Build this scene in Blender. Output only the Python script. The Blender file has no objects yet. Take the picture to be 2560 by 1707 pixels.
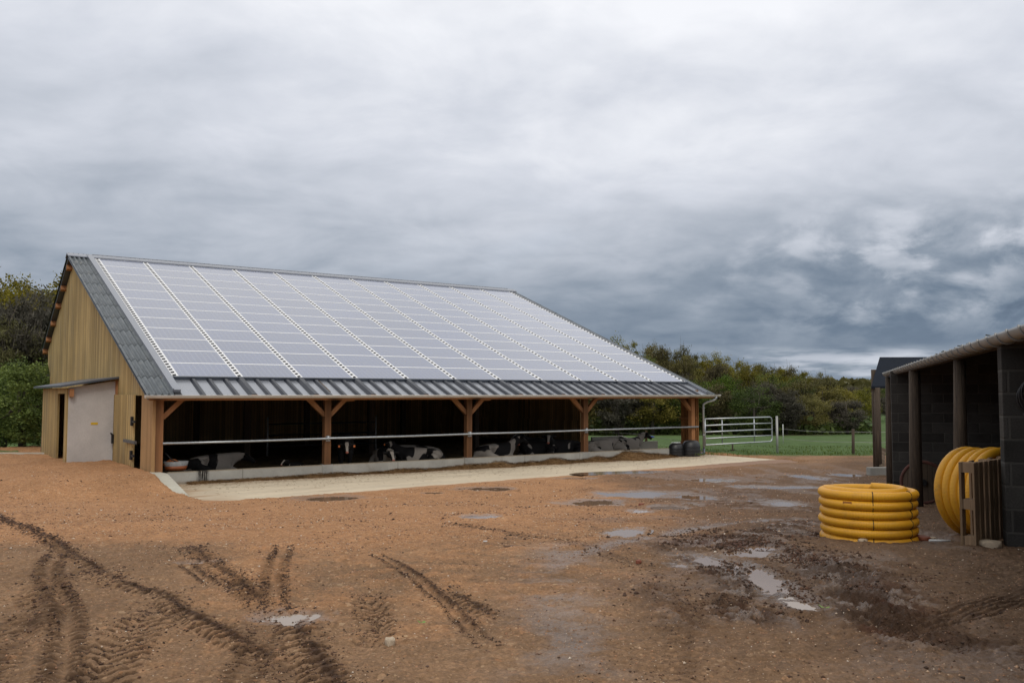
import bpy, bmesh, math, random
import numpy as np
from mathutils import Vector, Matrix
R = math.radians
random.seed(7)
rng = np.random.default_rng(7)
scene = bpy.context.scene
col = scene.collection

# ------------------------------------------------------------------ camera
cam_d = bpy.data.cameras.new('camera'); cam = bpy.data.objects.new('camera', cam_d); col.objects.link(cam)
CAM = (0.0, 0.0, 2.45)
cam.location = CAM
cam.rotation_euler = (R(90 + 3.38), 0, 0)
cam_d.sensor_width = 36; cam_d.lens = 2208 / 2560 * 36
cam_d.clip_start = 0.05; cam_d.clip_end = 6000
scene.camera = cam
scene.view_settings.view_transform = 'Standard'
scene.view_settings.look = 'None'
scene.view_settings.exposure = 0.0
scene.view_settings.gamma = 1
scene.view_settings.use_curve_mapping = False
scene.cycles.max_bounces = 6
scene.cycles.diffuse_bounces = 3

# ------------------------------------------------------------------ node helper
class NT:
    def __init__(s, tree):
        s.t = tree; s.n = tree.nodes; s.l = tree.links
    def put(s, inp, v):
        if v is None: return
        if hasattr(v, 'is_linked') or isinstance(v, bpy.types.NodeSocket): s.l.new(v, inp)
        else:
            if hasattr(inp, 'default_value'):
                if isinstance(v, (tuple, list)) and inp.type == 'RGBA' and len(v) == 3: v = (*v, 1)
                if isinstance(v, (int, float)) and inp.type == 'RGBA': v = (v, v, v, 1)
                if isinstance(v, (int, float)) and inp.type == 'VECTOR': v = (v, v, v)
                inp.default_value = v
    def node(s, typ, _ins=None, **kw):
        n = s.n.new(typ)
        for k, v in kw.items(): setattr(n, k, v)
        if _ins:
            for k, v in _ins.items(): s.put(n.inputs[k], v)
        return n
    def m(s, op, a, b=None, c=None, clamp=False):
        n = s.n.new('ShaderNodeMath'); n.operation = op; n.use_clamp = clamp
        for i, v in enumerate((a, b, c)):
            if v is not None: s.put(n.inputs[i], v)
        return n.outputs[0]
    def vm(s, op, a, b=None, scale=None):
        n = s.n.new('ShaderNodeVectorMath'); n.operation = op
        s.put(n.inputs[0], a)
        if b is not None: s.put(n.inputs[1], b)
        if scale is not None: s.put(n.inputs['Scale'], scale)
        return n.outputs[0]
    def mix(s, f, a, b, mode='MIX', clampf=True):
        n = s.n.new('ShaderNodeMix'); n.data_type = 'RGBA'; n.blend_type = mode; n.clamp_factor = clampf
        s.put(n.inputs[0], f); s.put(n.inputs[6], a); s.put(n.inputs[7], b)
        return n.outputs[2]
    def noise(s, vec, scale, detail=4, rough=.55, dist=0, out=0, dims='3D'):
        n = s.n.new('ShaderNodeTexNoise'); n.noise_dimensions = dims
        if vec is not None: s.put(n.inputs['Vector'], vec)
        n.inputs['Scale'].default_value = scale; n.inputs['Detail'].default_value = detail
        n.inputs['Roughness'].default_value = rough; n.inputs['Distortion'].default_value = dist
        return n.outputs[out]
    def ss(s, v, a, b, lo=0., hi=1.):
        n = s.n.new('ShaderNodeMapRange'); n.interpolation_type = 'SMOOTHSTEP'
        s.put(n.inputs[0], v); n.inputs[1].default_value = a; n.inputs[2].default_value = b
        n.inputs[3].default_value = lo; n.inputs[4].default_value = hi
        return n.outputs[0]
    def lin(s, v, a, b, lo=0., hi=1.):
        n = s.n.new('ShaderNodeMapRange'); s.put(n.inputs[0], v); n.inputs[1].default_value = a; n.inputs[2].default_value = b
        n.inputs[3].default_value = lo; n.inputs[4].default_value = hi
        return n.outputs[0]
    def sep(s, v):
        n = s.n.new('ShaderNodeSeparateXYZ'); s.put(n.inputs[0], v); return n.outputs
    def comb(s, x, y, z):
        n = s.n.new('ShaderNodeCombineXYZ'); s.put(n.inputs[0], x); s.put(n.inputs[1], y); s.put(n.inputs[2], z); return n.outputs[0]
    def ramp(s, f, stops):
        n = s.n.new('ShaderNodeValToRGB'); s.put(n.inputs[0], f)
        e = n.color_ramp.elements
        while len(e) < len(stops): e.new(.5)
        for el, (p, c) in zip(e, stops): el.position = p; el.color = (*c, 1) if len(c) == 3 else c
        return n.outputs[0]
    def bump(s, h, strength=.5, dist=.02):
        n = s.n.new('ShaderNodeBump'); n.inputs['Strength'].default_value = strength; n.inputs['Distance'].default_value = dist
        s.put(n.inputs['Height'], h); return n.outputs[0]

# ------------------------------------------------------------------ world: overcast sky
SUN_EL, SUN_AZ = 50.0, 172.0     # azimuth measured clockwise from +Y
world = bpy.data.worlds.new('World'); scene.world = world; world.use_nodes = True
w = NT(world.node_tree); w.n.clear()
sky = w.node('ShaderNodeTexSky'); sky.sky_type = 'NISHITA'; sky.sun_disc = False
sky.sun_elevation = R(SUN_EL); sky.sun_rotation = R(SUN_AZ)
tc = w.node('ShaderNodeTexCoord')
D = w.vm('NORMALIZE', tc.outputs['Generated'])
dx, dy, dz = w.sep(D)[:3]
dzc = w.m('MAXIMUM', dz, 0.0)
den = w.m('ADD', dzc, 0.26)
px = w.m('DIVIDE', dx, den); py = w.m('DIVIDE', dy, den)
P = w.comb(px, w.m('MULTIPLY', py, 1.15), 0.0)
n1 = w.noise(w.vm('ADD', P, (3.1, 1.7, 0)), 1.05, 6, .52, .3)
n2 = w.noise(w.vm('ADD', P, (8.3, 4.4, 2)), 3.4, 7, .52, .25)
n3 = w.noise(w.vm('ADD', P, (1.3, 9.4, 5)), .5, 3, .5, .2)
elev = dzc
az = w.m('DIVIDE', dx, w.m('ADD', w.m('ABSOLUTE', dy), .2))
right = w.ss(az, -.15, .55)
v = w.m('ADD', w.ramp(elev, [(.0, (.31,) * 3), (.06, (.31,) * 3), (.12, (.41,) * 3), (.18, (.58,) * 3), (.26, (.80,) * 3), (.38, (.93,) * 3), (.7, (1.02,) * 3)]), w.m('MULTIPLY', w.m('SUBTRACT', n1, .5), .52))
v = w.m('ADD', v, w.m('MULTIPLY', w.m('SUBTRACT', n2, .5), .32))
v = w.m('ADD', v, w.m('MULTIPLY', w.m('SUBTRACT', n3, .5), .30))
low = w.m('SUBTRACT', 1.0, w.ss(elev, .10, .24))
v = w.m('SUBTRACT', v, w.m('MULTIPLY', w.m('MULTIPLY', right, low), .10))
# paler strip just above the horizon on the right
strip = w.m('MULTIPLY', w.m('MULTIPLY', w.ss(elev, .008, .02), w.m('SUBTRACT', 1.0, w.ss(elev, .036, .056))), w.ss(az, .0, .2))
sn = w.noise(w.comb(w.m('MULTIPLY', az, 4.0), w.m('MULTIPLY', elev, 26.0), 0.0), 1.6, 6, .6)
v = w.m('ADD', v, w.m('MULTIPLY', strip, w.ss(sn, .40, .62, .02, .42)))
# towering cumulus edges low on the right
cp = w.comb(w.m('MULTIPLY', az, 1.0), w.m('MULTIPLY', elev, 1.6), 0.0)
cn = w.noise(cp, 13., 8, .55, .25)
cumz = w.m('MULTIPLY', w.m('MULTIPLY', w.ss(az, .05, .40), w.ss(elev, .045, .08)), w.m('SUBTRACT', 1.0, w.ss(elev, .15, .22)))
v = w.m('ADD', v, w.m('MULTIPLY', w.m('MULTIPLY', w.ss(cn, .42, .60), w.ss(cn, .85, .60)), w.m('MULTIPLY', cumz, .17)))
# soft relief: the side of each billow that faces up is lit
cn2 = w.noise(w.vm('ADD', cp, (-.012, .022, 0)), 13., 8, .55, .25)
v = w.m('ADD', v, w.m('MULTIPLY', w.m('MULTIPLY', w.m('SUBTRACT', cn, cn2), cumz), .65))
n2b = w.noise(w.vm('ADD', P, (8.3 - .02, 4.4 - .05, 2)), 3.4, 7, .52, .25)
v = w.m('ADD', v, w.m('MULTIPLY', w.m('SUBTRACT', n2, n2b), .17))
cloud = w.ramp(v, [(0.0, (.11, .15, .21)), (.2, (.155, .205, .275)), (.4, (.265, .315, .385)), (.6, (.45, .49, .56)), (.8, (.64, .67, .74)), (1.0, (.88, .895, .94))])
cloud = w.mix(w.ss(elev, .38, .6), cloud, w.vm('MULTIPLY', cloud, (1.03, 1.0, .94)))
cloud10 = w.vm('SCALE', cloud, scale=10.5)
cov = w.m('SUBTRACT', 1.0, w.m('MULTIPLY', w.ss(n1, .60, .74), .10))
skyc = w.mix(cov, sky.outputs[0], cloud10)
bg = w.node('ShaderNodeBackground', {'Color': skyc, 'Strength': .1})
out = w.node('ShaderNodeOutputWorld', {'Surface': bg.outputs[0]})
world.cycles.sampling_method = 'MANUAL'; world.cycles.sample_map_resolution = 512

sun_d = bpy.data.lights.new('sun', 'SUN'); sun = bpy.data.objects.new('sun', sun_d); col.objects.link(sun)
sun_d.energy = 1.0; sun_d.angle = R(18); sun_d.color = (1, .93, .83)
_sd = Vector((math.sin(R(SUN_AZ)) * math.cos(R(SUN_EL)), math.cos(R(SUN_AZ)) * math.cos(R(SUN_EL)), math.sin(R(SUN_EL))))
sun.rotation_euler = _sd.to_track_quat('Z', 'Y').to_euler()

# ------------------------------------------------------------------ object helpers
def tag(o, label=None, cat=None, group=None, kind=None):
    if label: o['label'] = label
    if cat: o['category'] = cat
    if group: o['group'] = group
    if kind: o['kind'] = kind
    return o
def thing(name, label, cat, loc=(0, 0, 0), rz=0., group=None):
    o = bpy.data.objects.new(name, None); col.objects.link(o)
    o.location = loc; o.rotation_euler = (0, 0, rz); o.empty_display_size = .2
    return tag(o, label, cat, group)

class MB:
    """collects shapes into one mesh"""
    def __init__(s): s.v = []; s.f = []; s.mi = []; s.cur = 0; s.sm = []; s.smooth = False
    def add(s, vs, fs):
        b = len(s.v); s.v.extend([tuple(v) for v in vs])
        for f in fs: s.f.append(tuple(b + i for i in f)); s.mi.append(s.cur); s.sm.append(s.smooth)
        return s
    def box(s, x0, x1, y0, y1, z0, z1):
        vs = [(x0, y0, z0), (x1, y0, z0), (x1, y1, z0), (x0, y1, z0), (x0, y0, z1), (x1, y0, z1), (x1, y1, z1), (x0, y1, z1)]
        return s.add(vs, [(0, 3, 2, 1), (4, 5, 6, 7), (0, 1, 5, 4), (1, 2, 6, 5), (2, 3, 7, 6), (3, 0, 4, 7)])
    def obox(s, c, ax, ay, az):
        """oriented box: centre and three half vectors"""
        c, ax, ay, az = map(Vector, (c, ax, ay, az)); vs = []
        for k in (-1, 1):
            for i, j in ((-1, -1), (1, -1), (1, 1), (-1, 1)): vs.append(c + ax * i + ay * j + az * k)
        return s.add(vs, [(0, 3, 2, 1), (4, 5, 6, 7), (0, 1, 5, 4), (1, 2, 6, 5), (2, 3, 7, 6), (3, 0, 4, 7)])
    def beam(s, a, b, w_, h_, up=(0, 0, 1)):
        a, b = Vector(a), Vector(b); d = (b - a); u = Vector(up)
        sx = d.cross(u)
        if sx.length < 1e-6: sx = d.cross(Vector((1, 0, 0)))
        sx.normalize(); uy = sx.cross(d).normalized()
        return s.obox((a + b) / 2, d / 2, sx * w_ / 2, uy * h_ / 2)
    def prism(s, poly, axis, a, b):
        """extrude 2-D polygon along axis 'x','y','z' from a to b"""
        n = len(poly); vs = []
        for t in (a, b):
            for p, q in poly:
                vs.append({'x': (t, p, q), 'y': (p, t, q), 'z': (p, q, t)}[axis])
        fs = [tuple(range(n)), tuple(range(2 * n - 1, n - 1, -1))] + [(i, n + i, n + (i + 1) % n, (i + 1) % n) for i in range(n)]
        return s.add(vs, fs)
    def tube(s, pts, r, n=10, closed=False, cap=True, rs=None):
        pts = [Vector(p) for p in pts]; m = len(pts); vs = []; prev = None
        for i, p in enumerate(pts):
            if closed: t = pts[(i + 1) % m] - pts[i - 1]
            else: t = pts[min(i + 1, m - 1)] - pts[max(i - 1, 0)]
            t.normalize()
            if prev is None:
                a = Vector((0, 0, 1)) if abs(t.z) < .9 else Vector((1, 0, 0))
                nn = (a - t * a.dot(t)).normalized()
            else: nn = (prev - t * prev.dot(t)).normalized()
            prev = nn; bn = t.cross(nn)
            rr = rs[i] if rs else r
            for k in range(n):
                an = 2 * math.pi * k / n; vs.append(p + nn * math.cos(an) * rr + bn * math.sin(an) * rr)
        fs = []
        for i in range(m if closed else m - 1):
            j = (i + 1) % m
            for k in range(n): fs.append((i * n + k, i * n + (k + 1) % n, j * n + (k + 1) % n, j * n + k))
        sm0 = s.smooth; s.smooth = True; base = len(s.v); s.add(vs, fs); s.smooth = sm0
        if cap and not closed:
            s.f.append(tuple(base + k for k in range(n))[::-1]); s.mi.append(s.cur); s.sm.append(False)
            s.f.append(tuple(base + (m - 1) * n + k for k in range(n))); s.mi.append(s.cur); s.sm.append(False)
        return s
    def lathe(s, prof, c=(0, 0, 0), n=24, squash=1.):
        vs = []; fs = []; m = len(prof)
        for r_, z in prof:
            for k in range(n):
                a = 2 * math.pi * k / n; vs.append((c[0] + r_ * math.cos(a), c[1] + r_ * math.sin(a) * squash, c[2] + z))
        for i in range(m - 1):
            for k in range(n): fs.append((i * n + k, i * n + (k + 1) % n, (i + 1) * n + (k + 1) % n, (i + 1) * n + k))
        sm0 = s.smooth; s.smooth = True; s.add(vs, fs); s.smooth = sm0; return s
    def mesh(s, name, mats):
        me = bpy.data.meshes.new(name); me.from_pydata(s.v, [], s.f)
        for m_ in (mats if isinstance(mats, (list, tuple)) else [mats]): me.materials.append(m_)
        me.polygons.foreach_set('material_index', s.mi); me.polygons.foreach_set('use_smooth', s.sm)
        me.update(); return me
    def build(s, name, mats, parent=None, label=None, bevel=0):
        bm = bmesh.new(); me = s.mesh(name, mats)
        bm.from_mesh(me); bmesh.ops.recalc_face_normals(bm, faces=bm.faces); bm.to_mesh(me); bm.free()
        o = bpy.data.objects.new(name, me); col.objects.link(o)
        if parent: o.parent = parent
        if label: o['label'] = label
        if bevel:
            b = o.modifiers.new('bevel', 'BEVEL'); b.width = bevel; b.segments = 2; b.limit_method = 'ANGLE'
        return o

# ------------------------------------------------------------------ materials
def mat(name, fn):
    m_ = bpy.data.materials.new(name); m_.use_nodes = True
    t = NT(m_.node_tree); t.n.clear()
    bs = t.node('ShaderNodeBsdfPrincipled'); o = t.node('ShaderNodeOutputMaterial'); t.l.new(bs.outputs[0], o.inputs[0])
    c = t.node('ShaderNodeTexCoord')
    fn(t, bs, c.outputs['Object'], c)
    return m_
def simple(name, c, rough=.6, metal=0., var=.25, scale=6., bump=.0, spec=.5, bscale=40.):
    def fn(t, bs, co, tc_):
        n = t.noise(co, scale, 5, .6)
        k = t.lin(n, .25, .75, 1 - var, 1 + var)
        t.put(bs.inputs['Base Color'], t.vm('SCALE', tuple(c), scale=k))
        t.put(bs.inputs['Roughness'], t.lin(n, .3, .7, max(0, rough - .08), min(1, rough + .08)))
        bs.inputs['Metallic'].default_value = metal; bs.inputs['Specular IOR Level'].default_value = spec
        if bump: t.put(bs.inputs['Normal'], t.bump(t.noise(co, bscale, 4, .6), bump, .01))
    return mat(name, fn)
def boards(name, c, width=.14, vert=True, var=.3, axis='XY', weather=.0):
    """boards whose joints run along z; `axis` picks the coordinate across them"""
    def fn(t, bs, co, tc_):
        x, y, z = t.sep(co)[:3]
        u = t.m('ADD', x, y) if axis == 'XY' else {'X': x, 'Y': y, 'Z': z}[axis]
        uu = t.m('DIVIDE', u, width); idx = t.m('FLOOR', uu); fr = t.m('FRACT', uu)
        wn = t.node('ShaderNodeTexWhiteNoise', {'W': idx}, noise_dimensions='1D').outputs[0]
        g = t.noise(t.comb(t.m('MULTIPLY', u, 30.), t.m('MULTIPLY', z, 1.3), t.m('MULTIPLY', idx, 7.3)), 1., 5, .65, 1.2)
        big = t.noise(co, .6, 3, .5)
        k = t.m('MULTIPLY', t.lin(wn, 0, 1, 1 - var, 1 + var), t.lin(g, .25, .75, .75, 1.2))
        k = t.m('MULTIPLY', k, t.lin(big, .3, .7, .85, 1.12))
        edge = t.m('MINIMUM', fr, t.m('SUBTRACT', 1., fr)); gr = t.ss(edge, .0, .07)
        k = t.m('MULTIPLY', k, t.lin(gr, 0, 1, .35, 1))
        base = t.mix(t.lin(wn, 0, 1, 0, .5), tuple(c), (c[0] * .85, c[1] * .88, c[2] * 1.05))
        if weather:
            fz = t.m('MULTIPLY', t.ss(z, .95, .3), t.ss(t.noise(t.comb(t.m('MULTIPLY', u, 5.), 0., t.m('MULTIPLY', z, 2.)), 1., 6, .75), .38, .62))
            base = t.mix(t.m('MULTIPLY', fz, .55), base, (.19, .11, .06))
            base = t.mix(t.m('MULTIPLY', t.ss(t.noise(t.comb(x, y, t.m('MULTIPLY', z, .3)), 1.6, 5, .6), .45, .7), weather), base, (.22, .19, .13))
        t.put(bs.inputs['Base Color'], t.vm('SCALE', base, scale=k))
        bs.inputs['Roughness'].default_value = .8; bs.inputs['Specular IOR Level'].default_value = .25
        t.put(bs.inputs['Normal'], t.bump(t.m('ADD', t.m('MULTIPLY', gr, .6), t.m('MULTIPLY', g, .3)), .6, .01))
    return mat(name, fn)
M = {}
M['clad'] = boards('larch_cladding', (.43, .305, .125), .135, axis='XY', weather=.35)
M['clad_warm'] = boards('warm_cladding', (.42, .25, .11), .135, axis='XY', var=.15)
M['clad_in'] = boards('inner_boards', (.60, .42, .20), .15, axis='XY')
M['clad_red'] = boards('orange_boards', (.32, .145, .05), .17, axis='XY', var=.2)
M['timber'] = boards('orange_timber', (.34, .158, .066), 5., var=.05)
M['timber_tan'] = boards('tan_timber', (.44, .27, .12), 5., var=.05)
M['oldwood'] = boards('old_grey_wood', (.13, .095, .065), .095, axis='XY', var=.35)
M['palletwood'] = boards('brown_pallet_wood', (.27, .18, .105), .11, axis='XY', var=.3)
def _pole(t, bs, co, tc_):
    x, y, z = t.sep(co)[:3]
    g = t.noise(t.comb(t.m('MULTIPLY', x, 26.), t.m('MULTIPLY', y, 26.), t.m('MULTIPLY', z, 1.6)), 1., 6, .7, .8)
    t.put(bs.inputs['Base Color'], t.ramp(g, [(.25, (.02, .015, .011)), (.5, (.06, .042, .028)), (.75, (.12, .086, .058))]))
    bs.inputs['Roughness'].default_value = .85; t.put(bs.inputs['Normal'], t.bump(g, .7, .02))
M['pole'] = mat('weathered_pole', _pole)
M['galv'] = simple('galvanised_steel', (.44, .47, .49), .38, .75, .18, 14.)
M['galv_dull'] = simple('dull_zinc', (.34, .34, .33), .5, .45, .2, 3.)
M['darkmetal'] = simple('dark_coated_steel', (.085, .10, .125), .38, .3, .2, 2.)
M['slate'] = simple('dark_slate', (.016, .02, .028), .9, 0, .2, 3., 0, .05)
M['flash'] = simple('grey_flashing', (.27, .29, .33), .32, .35, .12, 1.5)
M['pan'] = simple('grey_pan', (.33, .35, .39), .30, .5, .1, 1.5)
M['rib'] = simple('dark_rib', (.028, .033, .045), .35, .3, .15, 2.)
M['alu'] = simple('white_aluminium', (.78, .79, .80), .45, .1, .06, 5.)
M['blackslot'] = simple('black_gap', (.008, .008, .01), .8)
M['black'] = simple('black_plastic', (.014, .014, .016), .42, 0, .3, 5.)
M['iron'] = simple('black_iron', (.02, .02, .022), .5, .4)
def _fibre(t, bs, co, tc_):
    x, y, z = t.sep(co)[:3]
    n = t.noise(t.comb(t.m('MULTIPLY', x, 9.), t.m('MULTIPLY', y, 2.2), z), 1., 6, .65)
    base = t.ramp(n, [(.3, (.05, .062, .072)), (.55, (.10, .118, .13)), (.78, (.19, .20, .20))])
    lich = t.ss(t.noise(t.vm('MULTIPLY', co, (2., .5, 1.)), 2.2, 4, .6), .58, .75)
    t.put(bs.inputs['Base Color'], t.mix(t.m('MULTIPLY', lich, .55), base, (.27, .25, .21)))
    bs.inputs['Roughness'].default_value = .42; bs.inputs['Specular IOR Level'].default_value = .5
M['fibre'] = mat('fibre_cement', _fibre)
def _pv(t, bs, co, tc_):
    # local x across the panel, local y up the slope
    x, y, z = t.sep(co)[:3]
    fx = t.m('FRACT', t.m('DIVIDE', x, .1625)); fy = t.m('FRACT', t.m('DIVIDE', y, .178))
    ex = t.m('MINIMUM', fx, t.m('SUBTRACT', 1., fx)); ey = t.m('MINIMUM', fy, t.m('SUBTRACT', 1., fy))
    line = t.m('SUBTRACT', 1., t.ss(t.m('MINIMUM', ex, ey), .012, .05))
    bus = t.m('SUBTRACT', 1., t.ss(t.m('ABSOLUTE', t.m('SUBTRACT', t.m('FRACT', t.m('MULTIPLY', fx, 2.)), .5)), .01, .06))
    oi = t.node('ShaderNodeObjectInfo')
    n = t.noise(t.vm('ADD', co, t.comb(t.m('MULTIPLY', oi.outputs['Random'], 40.), 0., 0.)), 3., 5, .6)
    tone = t.m('MULTIPLY', t.lin(oi.outputs['Random'], 0, 1, .9, 1.1), t.lin(n, .3, .7, .92, 1.08))
    base = t.vm('SCALE', (.06, .088, .19), scale=tone)
    base = t.mix(t.m('MULTIPLY', line, .75), base, (.27, .31, .38))
    base = t.mix(t.m('MULTIPLY', bus, .2), base, (.25, .28, .34))
    t.put(bs.inputs['Base Color'], base)
    t.put(bs.inputs['Roughness'], t.lin(n, .3, .7, .16, .24)); bs.inputs['Specular IOR Level'].default_value = .75
    bs.inputs['Coat Weight'].default_value = 1.0; bs.inputs['Coat Roughness'].default_value = .16
M['pv'] = mat('solar_glass', _pv)
def _conc(c, stain=.4, dark=(.09, .07, .05), sc=1.6, bumpy=.25):
    def fn(t, bs, co, tc_):
        n = t.noise(co, sc, 6, .62); n2 = t.noise(co, 24., 4, .6)
        k = t.m('MULTIPLY', t.lin(n, .3, .7, .82, 1.12), t.lin(n2, .3, .7, .93, 1.06))
        base = t.vm('SCALE', tuple(c), scale=k)
        s_ = t.ss(t.noise(t.vm('ADD', co, (5., 2., 1.)), sc * .9, 6, .7, .6), .56, .74)
        base = t.mix(t.m('MULTIPLY', s_, stain), base, tuple(dark))
        t.put(bs.inputs['Base Color'], base); bs.inputs['Roughness'].default_value = .85
        bs.inputs['Specular IOR Level'].default_value = .3
        t.put(bs.inputs['Normal'], t.bump(n2, bumpy, .005))
    return fn
M['conc'] = mat('kerb_concrete', _conc((.33, .325, .30), .35, (.14, .11, .08)))
M['conc_pale'] = mat('pale_concrete', _conc((.46, .44, .37), .25, (.30, .2, .12)))
M['render'] = mat('white_render', _conc((.50, .485, .475), .22, (.30, .25, .20), 1.0))
def _kerb(t, bs, co, tc_):
    x, y, z = t.sep(co)[:3]
    _conc((.37, .36, .325), .35, (.17, .13, .09))(t, bs, co, tc_)
    src = bs.inputs['Base Color'].links[0].from_socket
    joint = t.m('FRACT', t.m('DIVIDE', x, 2.45)); je = t.m('SUBTRACT', 1., t.ss(t.m('MINIMUM', joint, t.m('SUBTRACT', 1., joint)), .002, .006))
    splat = None
    for x0, hw, lo in ((1.35, .16, .36), (9.0, .05, .5), (7.1, .03, .5)):
        dd = t.m('SUBTRACT', 1., t.ss(t.m('ABSOLUTE', t.m('SUBTRACT', x, x0)), hw * .6, hw * 1.3))
        s1 = t.m('MULTIPLY', dd, t.ss(t.noise(t.comb(t.m('MULTIPLY', x, 34.), 0., t.m('MULTIPLY', z, 3.)), 1., 6, .75), lo, lo + .16))
        splat = s1 if splat is None else t.m('MAXIMUM', splat, s1)
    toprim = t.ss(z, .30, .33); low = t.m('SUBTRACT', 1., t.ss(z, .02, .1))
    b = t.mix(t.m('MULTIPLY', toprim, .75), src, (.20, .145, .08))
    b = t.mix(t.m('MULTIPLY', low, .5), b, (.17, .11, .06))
    b = t.mix(t.m('MULTIPLY', je, .6), b, (.08, .07, .06))
    b = t.mix(splat, b, (.02, .017, .014))
    t.put(bs.inputs['Base Color'], b)
M['kerb'] = mat('stained_kerb', _kerb)
def _apron(t, bs, co, tc_):
    x, y, z = t.sep(co)[:3]
    st = t.comb(t.m('MULTIPLY', x, .35), t.m('MULTIPLY', y, 1.6), 0.)
    n = t.noise(st, 1.3, 6, .65); n2 = t.noise(co, 9., 5, .7); n3 = t.noise(t.vm('ADD', st, (7., 3., 0.)), 2.4, 6, .7)
    base = t.vm('SCALE', (.56, .475, .35), scale=t.m('MULTIPLY', t.lin(n, .3, .7, .86, 1.1), t.lin(n2, .3, .7, .92, 1.07)))
    dirt = t.ss(n3, .55, .68)
    edge = t.ss(y, -4.75, -4.35, 1, 0); near = t.ss(y, -1.3, -.4)
    d = t.m('MAXIMUM', t.m('MULTIPLY', dirt, .5), t.m('MULTIPLY', t.m('MAXIMUM', edge, near), t.ss(n2, .40, .6)))
    left = t.m('SUBTRACT', 1., t.ss(x, .2, 1.5))
    d = t.m('MAXIMUM', d, t.m('MULTIPLY', left, t.ss(n, .35, .6)))
    t.put(bs.inputs['Base Color'], t.mix(t.m('MULTIPLY', d, .8), base, (.27, .155, .08)))
    t.put(bs.inputs['Roughness'], t.lin(n, .35, .6, .55, .85)); bs.inputs['Specular IOR Level'].default_value = .3
    t.put(bs.inputs['Normal'], t.bump(n2, .2, .008))
M['apron'] = mat('apron_concrete', _apron)
def _block(t, bs, co, tc_):
    # x along the wall, z up: hollow concrete blocks 0.45 x 0.22
    x, y, z = t.sep(co)[:3]
    u = t.m('ADD', x, y)
    row = t.m('FLOOR', t.m('DIVIDE', z, .223)); fz = t.m('FRACT', t.m('DIVIDE', z, .223))
    us = t.m('ADD', t.m('DIVIDE', u, .48), t.m('MULTIPLY', row, .5)); fu = t.m('FRACT', us)
    ez = t.m('MINIMUM', fz, t.m('SUBTRACT', 1., fz)); eu = t.m('MINIMUM', fu, t.m('SUBTRACT', 1., fu))
    j = t.m('MAXIMUM', t.m('SUBTRACT', 1., t.ss(ez, .03, .07)), t.m('SUBTRACT', 1., t.ss(eu, .012, .03)))
    wn = t.node('ShaderNodeTexWhiteNoise', {'Vector': t.comb(t.m('FLOOR', us), row, 0.)}, noise_dimensions='2D').outputs[0]
    n = t.noise(co, 60., 3, .7); n2 = t.noise(co, 2.2, 4, .6)
    k = t.m('MULTIPLY', t.m('MULTIPLY', t.lin(wn, 0, 1, .72, 1.2), t.lin(n, .3, .7, .8, 1.2)), t.lin(n2, .3, .7, .75, 1.2))
    base = t.mix(t.m('MULTIPLY', j, .55), t.vm('SCALE', (.060, .057, .053), scale=k), (.105, .10, .09))
    t.put(bs.inputs['Base Color'], base); bs.inputs['Roughness'].default_value = .95; bs.inputs['Specular IOR Level'].default_value = .1
    t.put(bs.inputs['Normal'], t.bump(t.m('SUBTRACT', t.m('MULTIPLY', n, .4), j), .5, .012))
M['block'] = mat('concrete_blocks', _block)
def _yellow(t, bs, co, tc_):
    x, y, z = t.sep(co)[:3]
    n = t.noise(co, 4., 5, .6)
    dirt = t.ss(t.noise(co, 5., 7, .75), .50, .72); low = t.ss(z, .18, .0)
    b = t.mix(n, (.74, .38, .022), (.66, .31, .014))
    ang = t.m('ARCTAN2', y, x); cor = t.m('SINE', t.m('MULTIPLY', ang, 210.))
    b = t.vm('SCALE', b, scale=t.lin(cor, -1, 1, .86, 1.04))
    b = t.mix(t.m('MULTIPLY', dirt, t.m('ADD', .28, t.m('MULTIPLY', low, .5))), b, (.20, .12, .055))
    t.put(bs.inputs['Base Color'], b)
    bs.inputs['Roughness'].default_value = .42; bs.inputs['Specular IOR Level'].default_value = .4
    t.put(bs.inputs['Normal'], t.bump(cor, .35, .003))
M['yellow'] = mat('yellow_plastic', _yellow)
M['twine'] = simple('dark_twine', (.05, .035, .015), .8)
M['orange'] = simple('orange_plastic', (.30, .085, .025), .5)
M['whitep'] = simple('white_plastic', (.6, .62, .62), .5)
M['rimw'] = simple('dull_white_rim', (.32, .33, .33), .6)
M['blue'] = simple('blue_plastic', (.04, .10, .6), .5)
M['ylabel'] = simple('yellow_label', (.62, .40, .02), .6)
M['stone'] = simple('pale_stone', (.45, .36, .26), .85, 0, .3, 20., .4)
M['redstone'] = simple('red_stone', (.20, .06, .03), .7, 0, .3, 20., .4)
M['leafbit'] = simple('green_leaf', (.16, .26, .05), .5)
M['stickm'] = simple('wet_stick', (.16, .09, .055), .5, 0, .4, 20.)
def _straw(c0, c1, c2, sc=14.):
    def fn(t, bs, co, tc_):
        n = t.noise(co, sc, 6, .75, .8); n2 = t.noise(co, 1.2, 4, .6)
        b = t.ramp(n, [(.3, c0), (.52, c1), (.72, c2)])
        t.put(bs.inputs['Base Color'], t.vm('SCALE', b, scale=t.lin(n2, .3, .7, .7, 1.2)))
        bs.inputs['Roughness'].default_value = .9; bs.inputs['Specular IOR Level'].default_value = .2
        t.put(bs.inputs['Normal'], t.bump(n, .8, .04))
    return fn
M['bed'] = mat('trodden_straw', _straw((.05, .035, .018), (.13, .09, .04), (.26, .19, .09)))
M['fodder'] = mat('brown_fodder', _straw((.06, .032, .014), (.18, .10, .045), (.36, .23, .11), 22.))
M['fodder2'] = mat('pale_fodder', _straw((.16, .09, .04), (.30, .19, .09), (.45, .31, .16), 22.))

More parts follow.
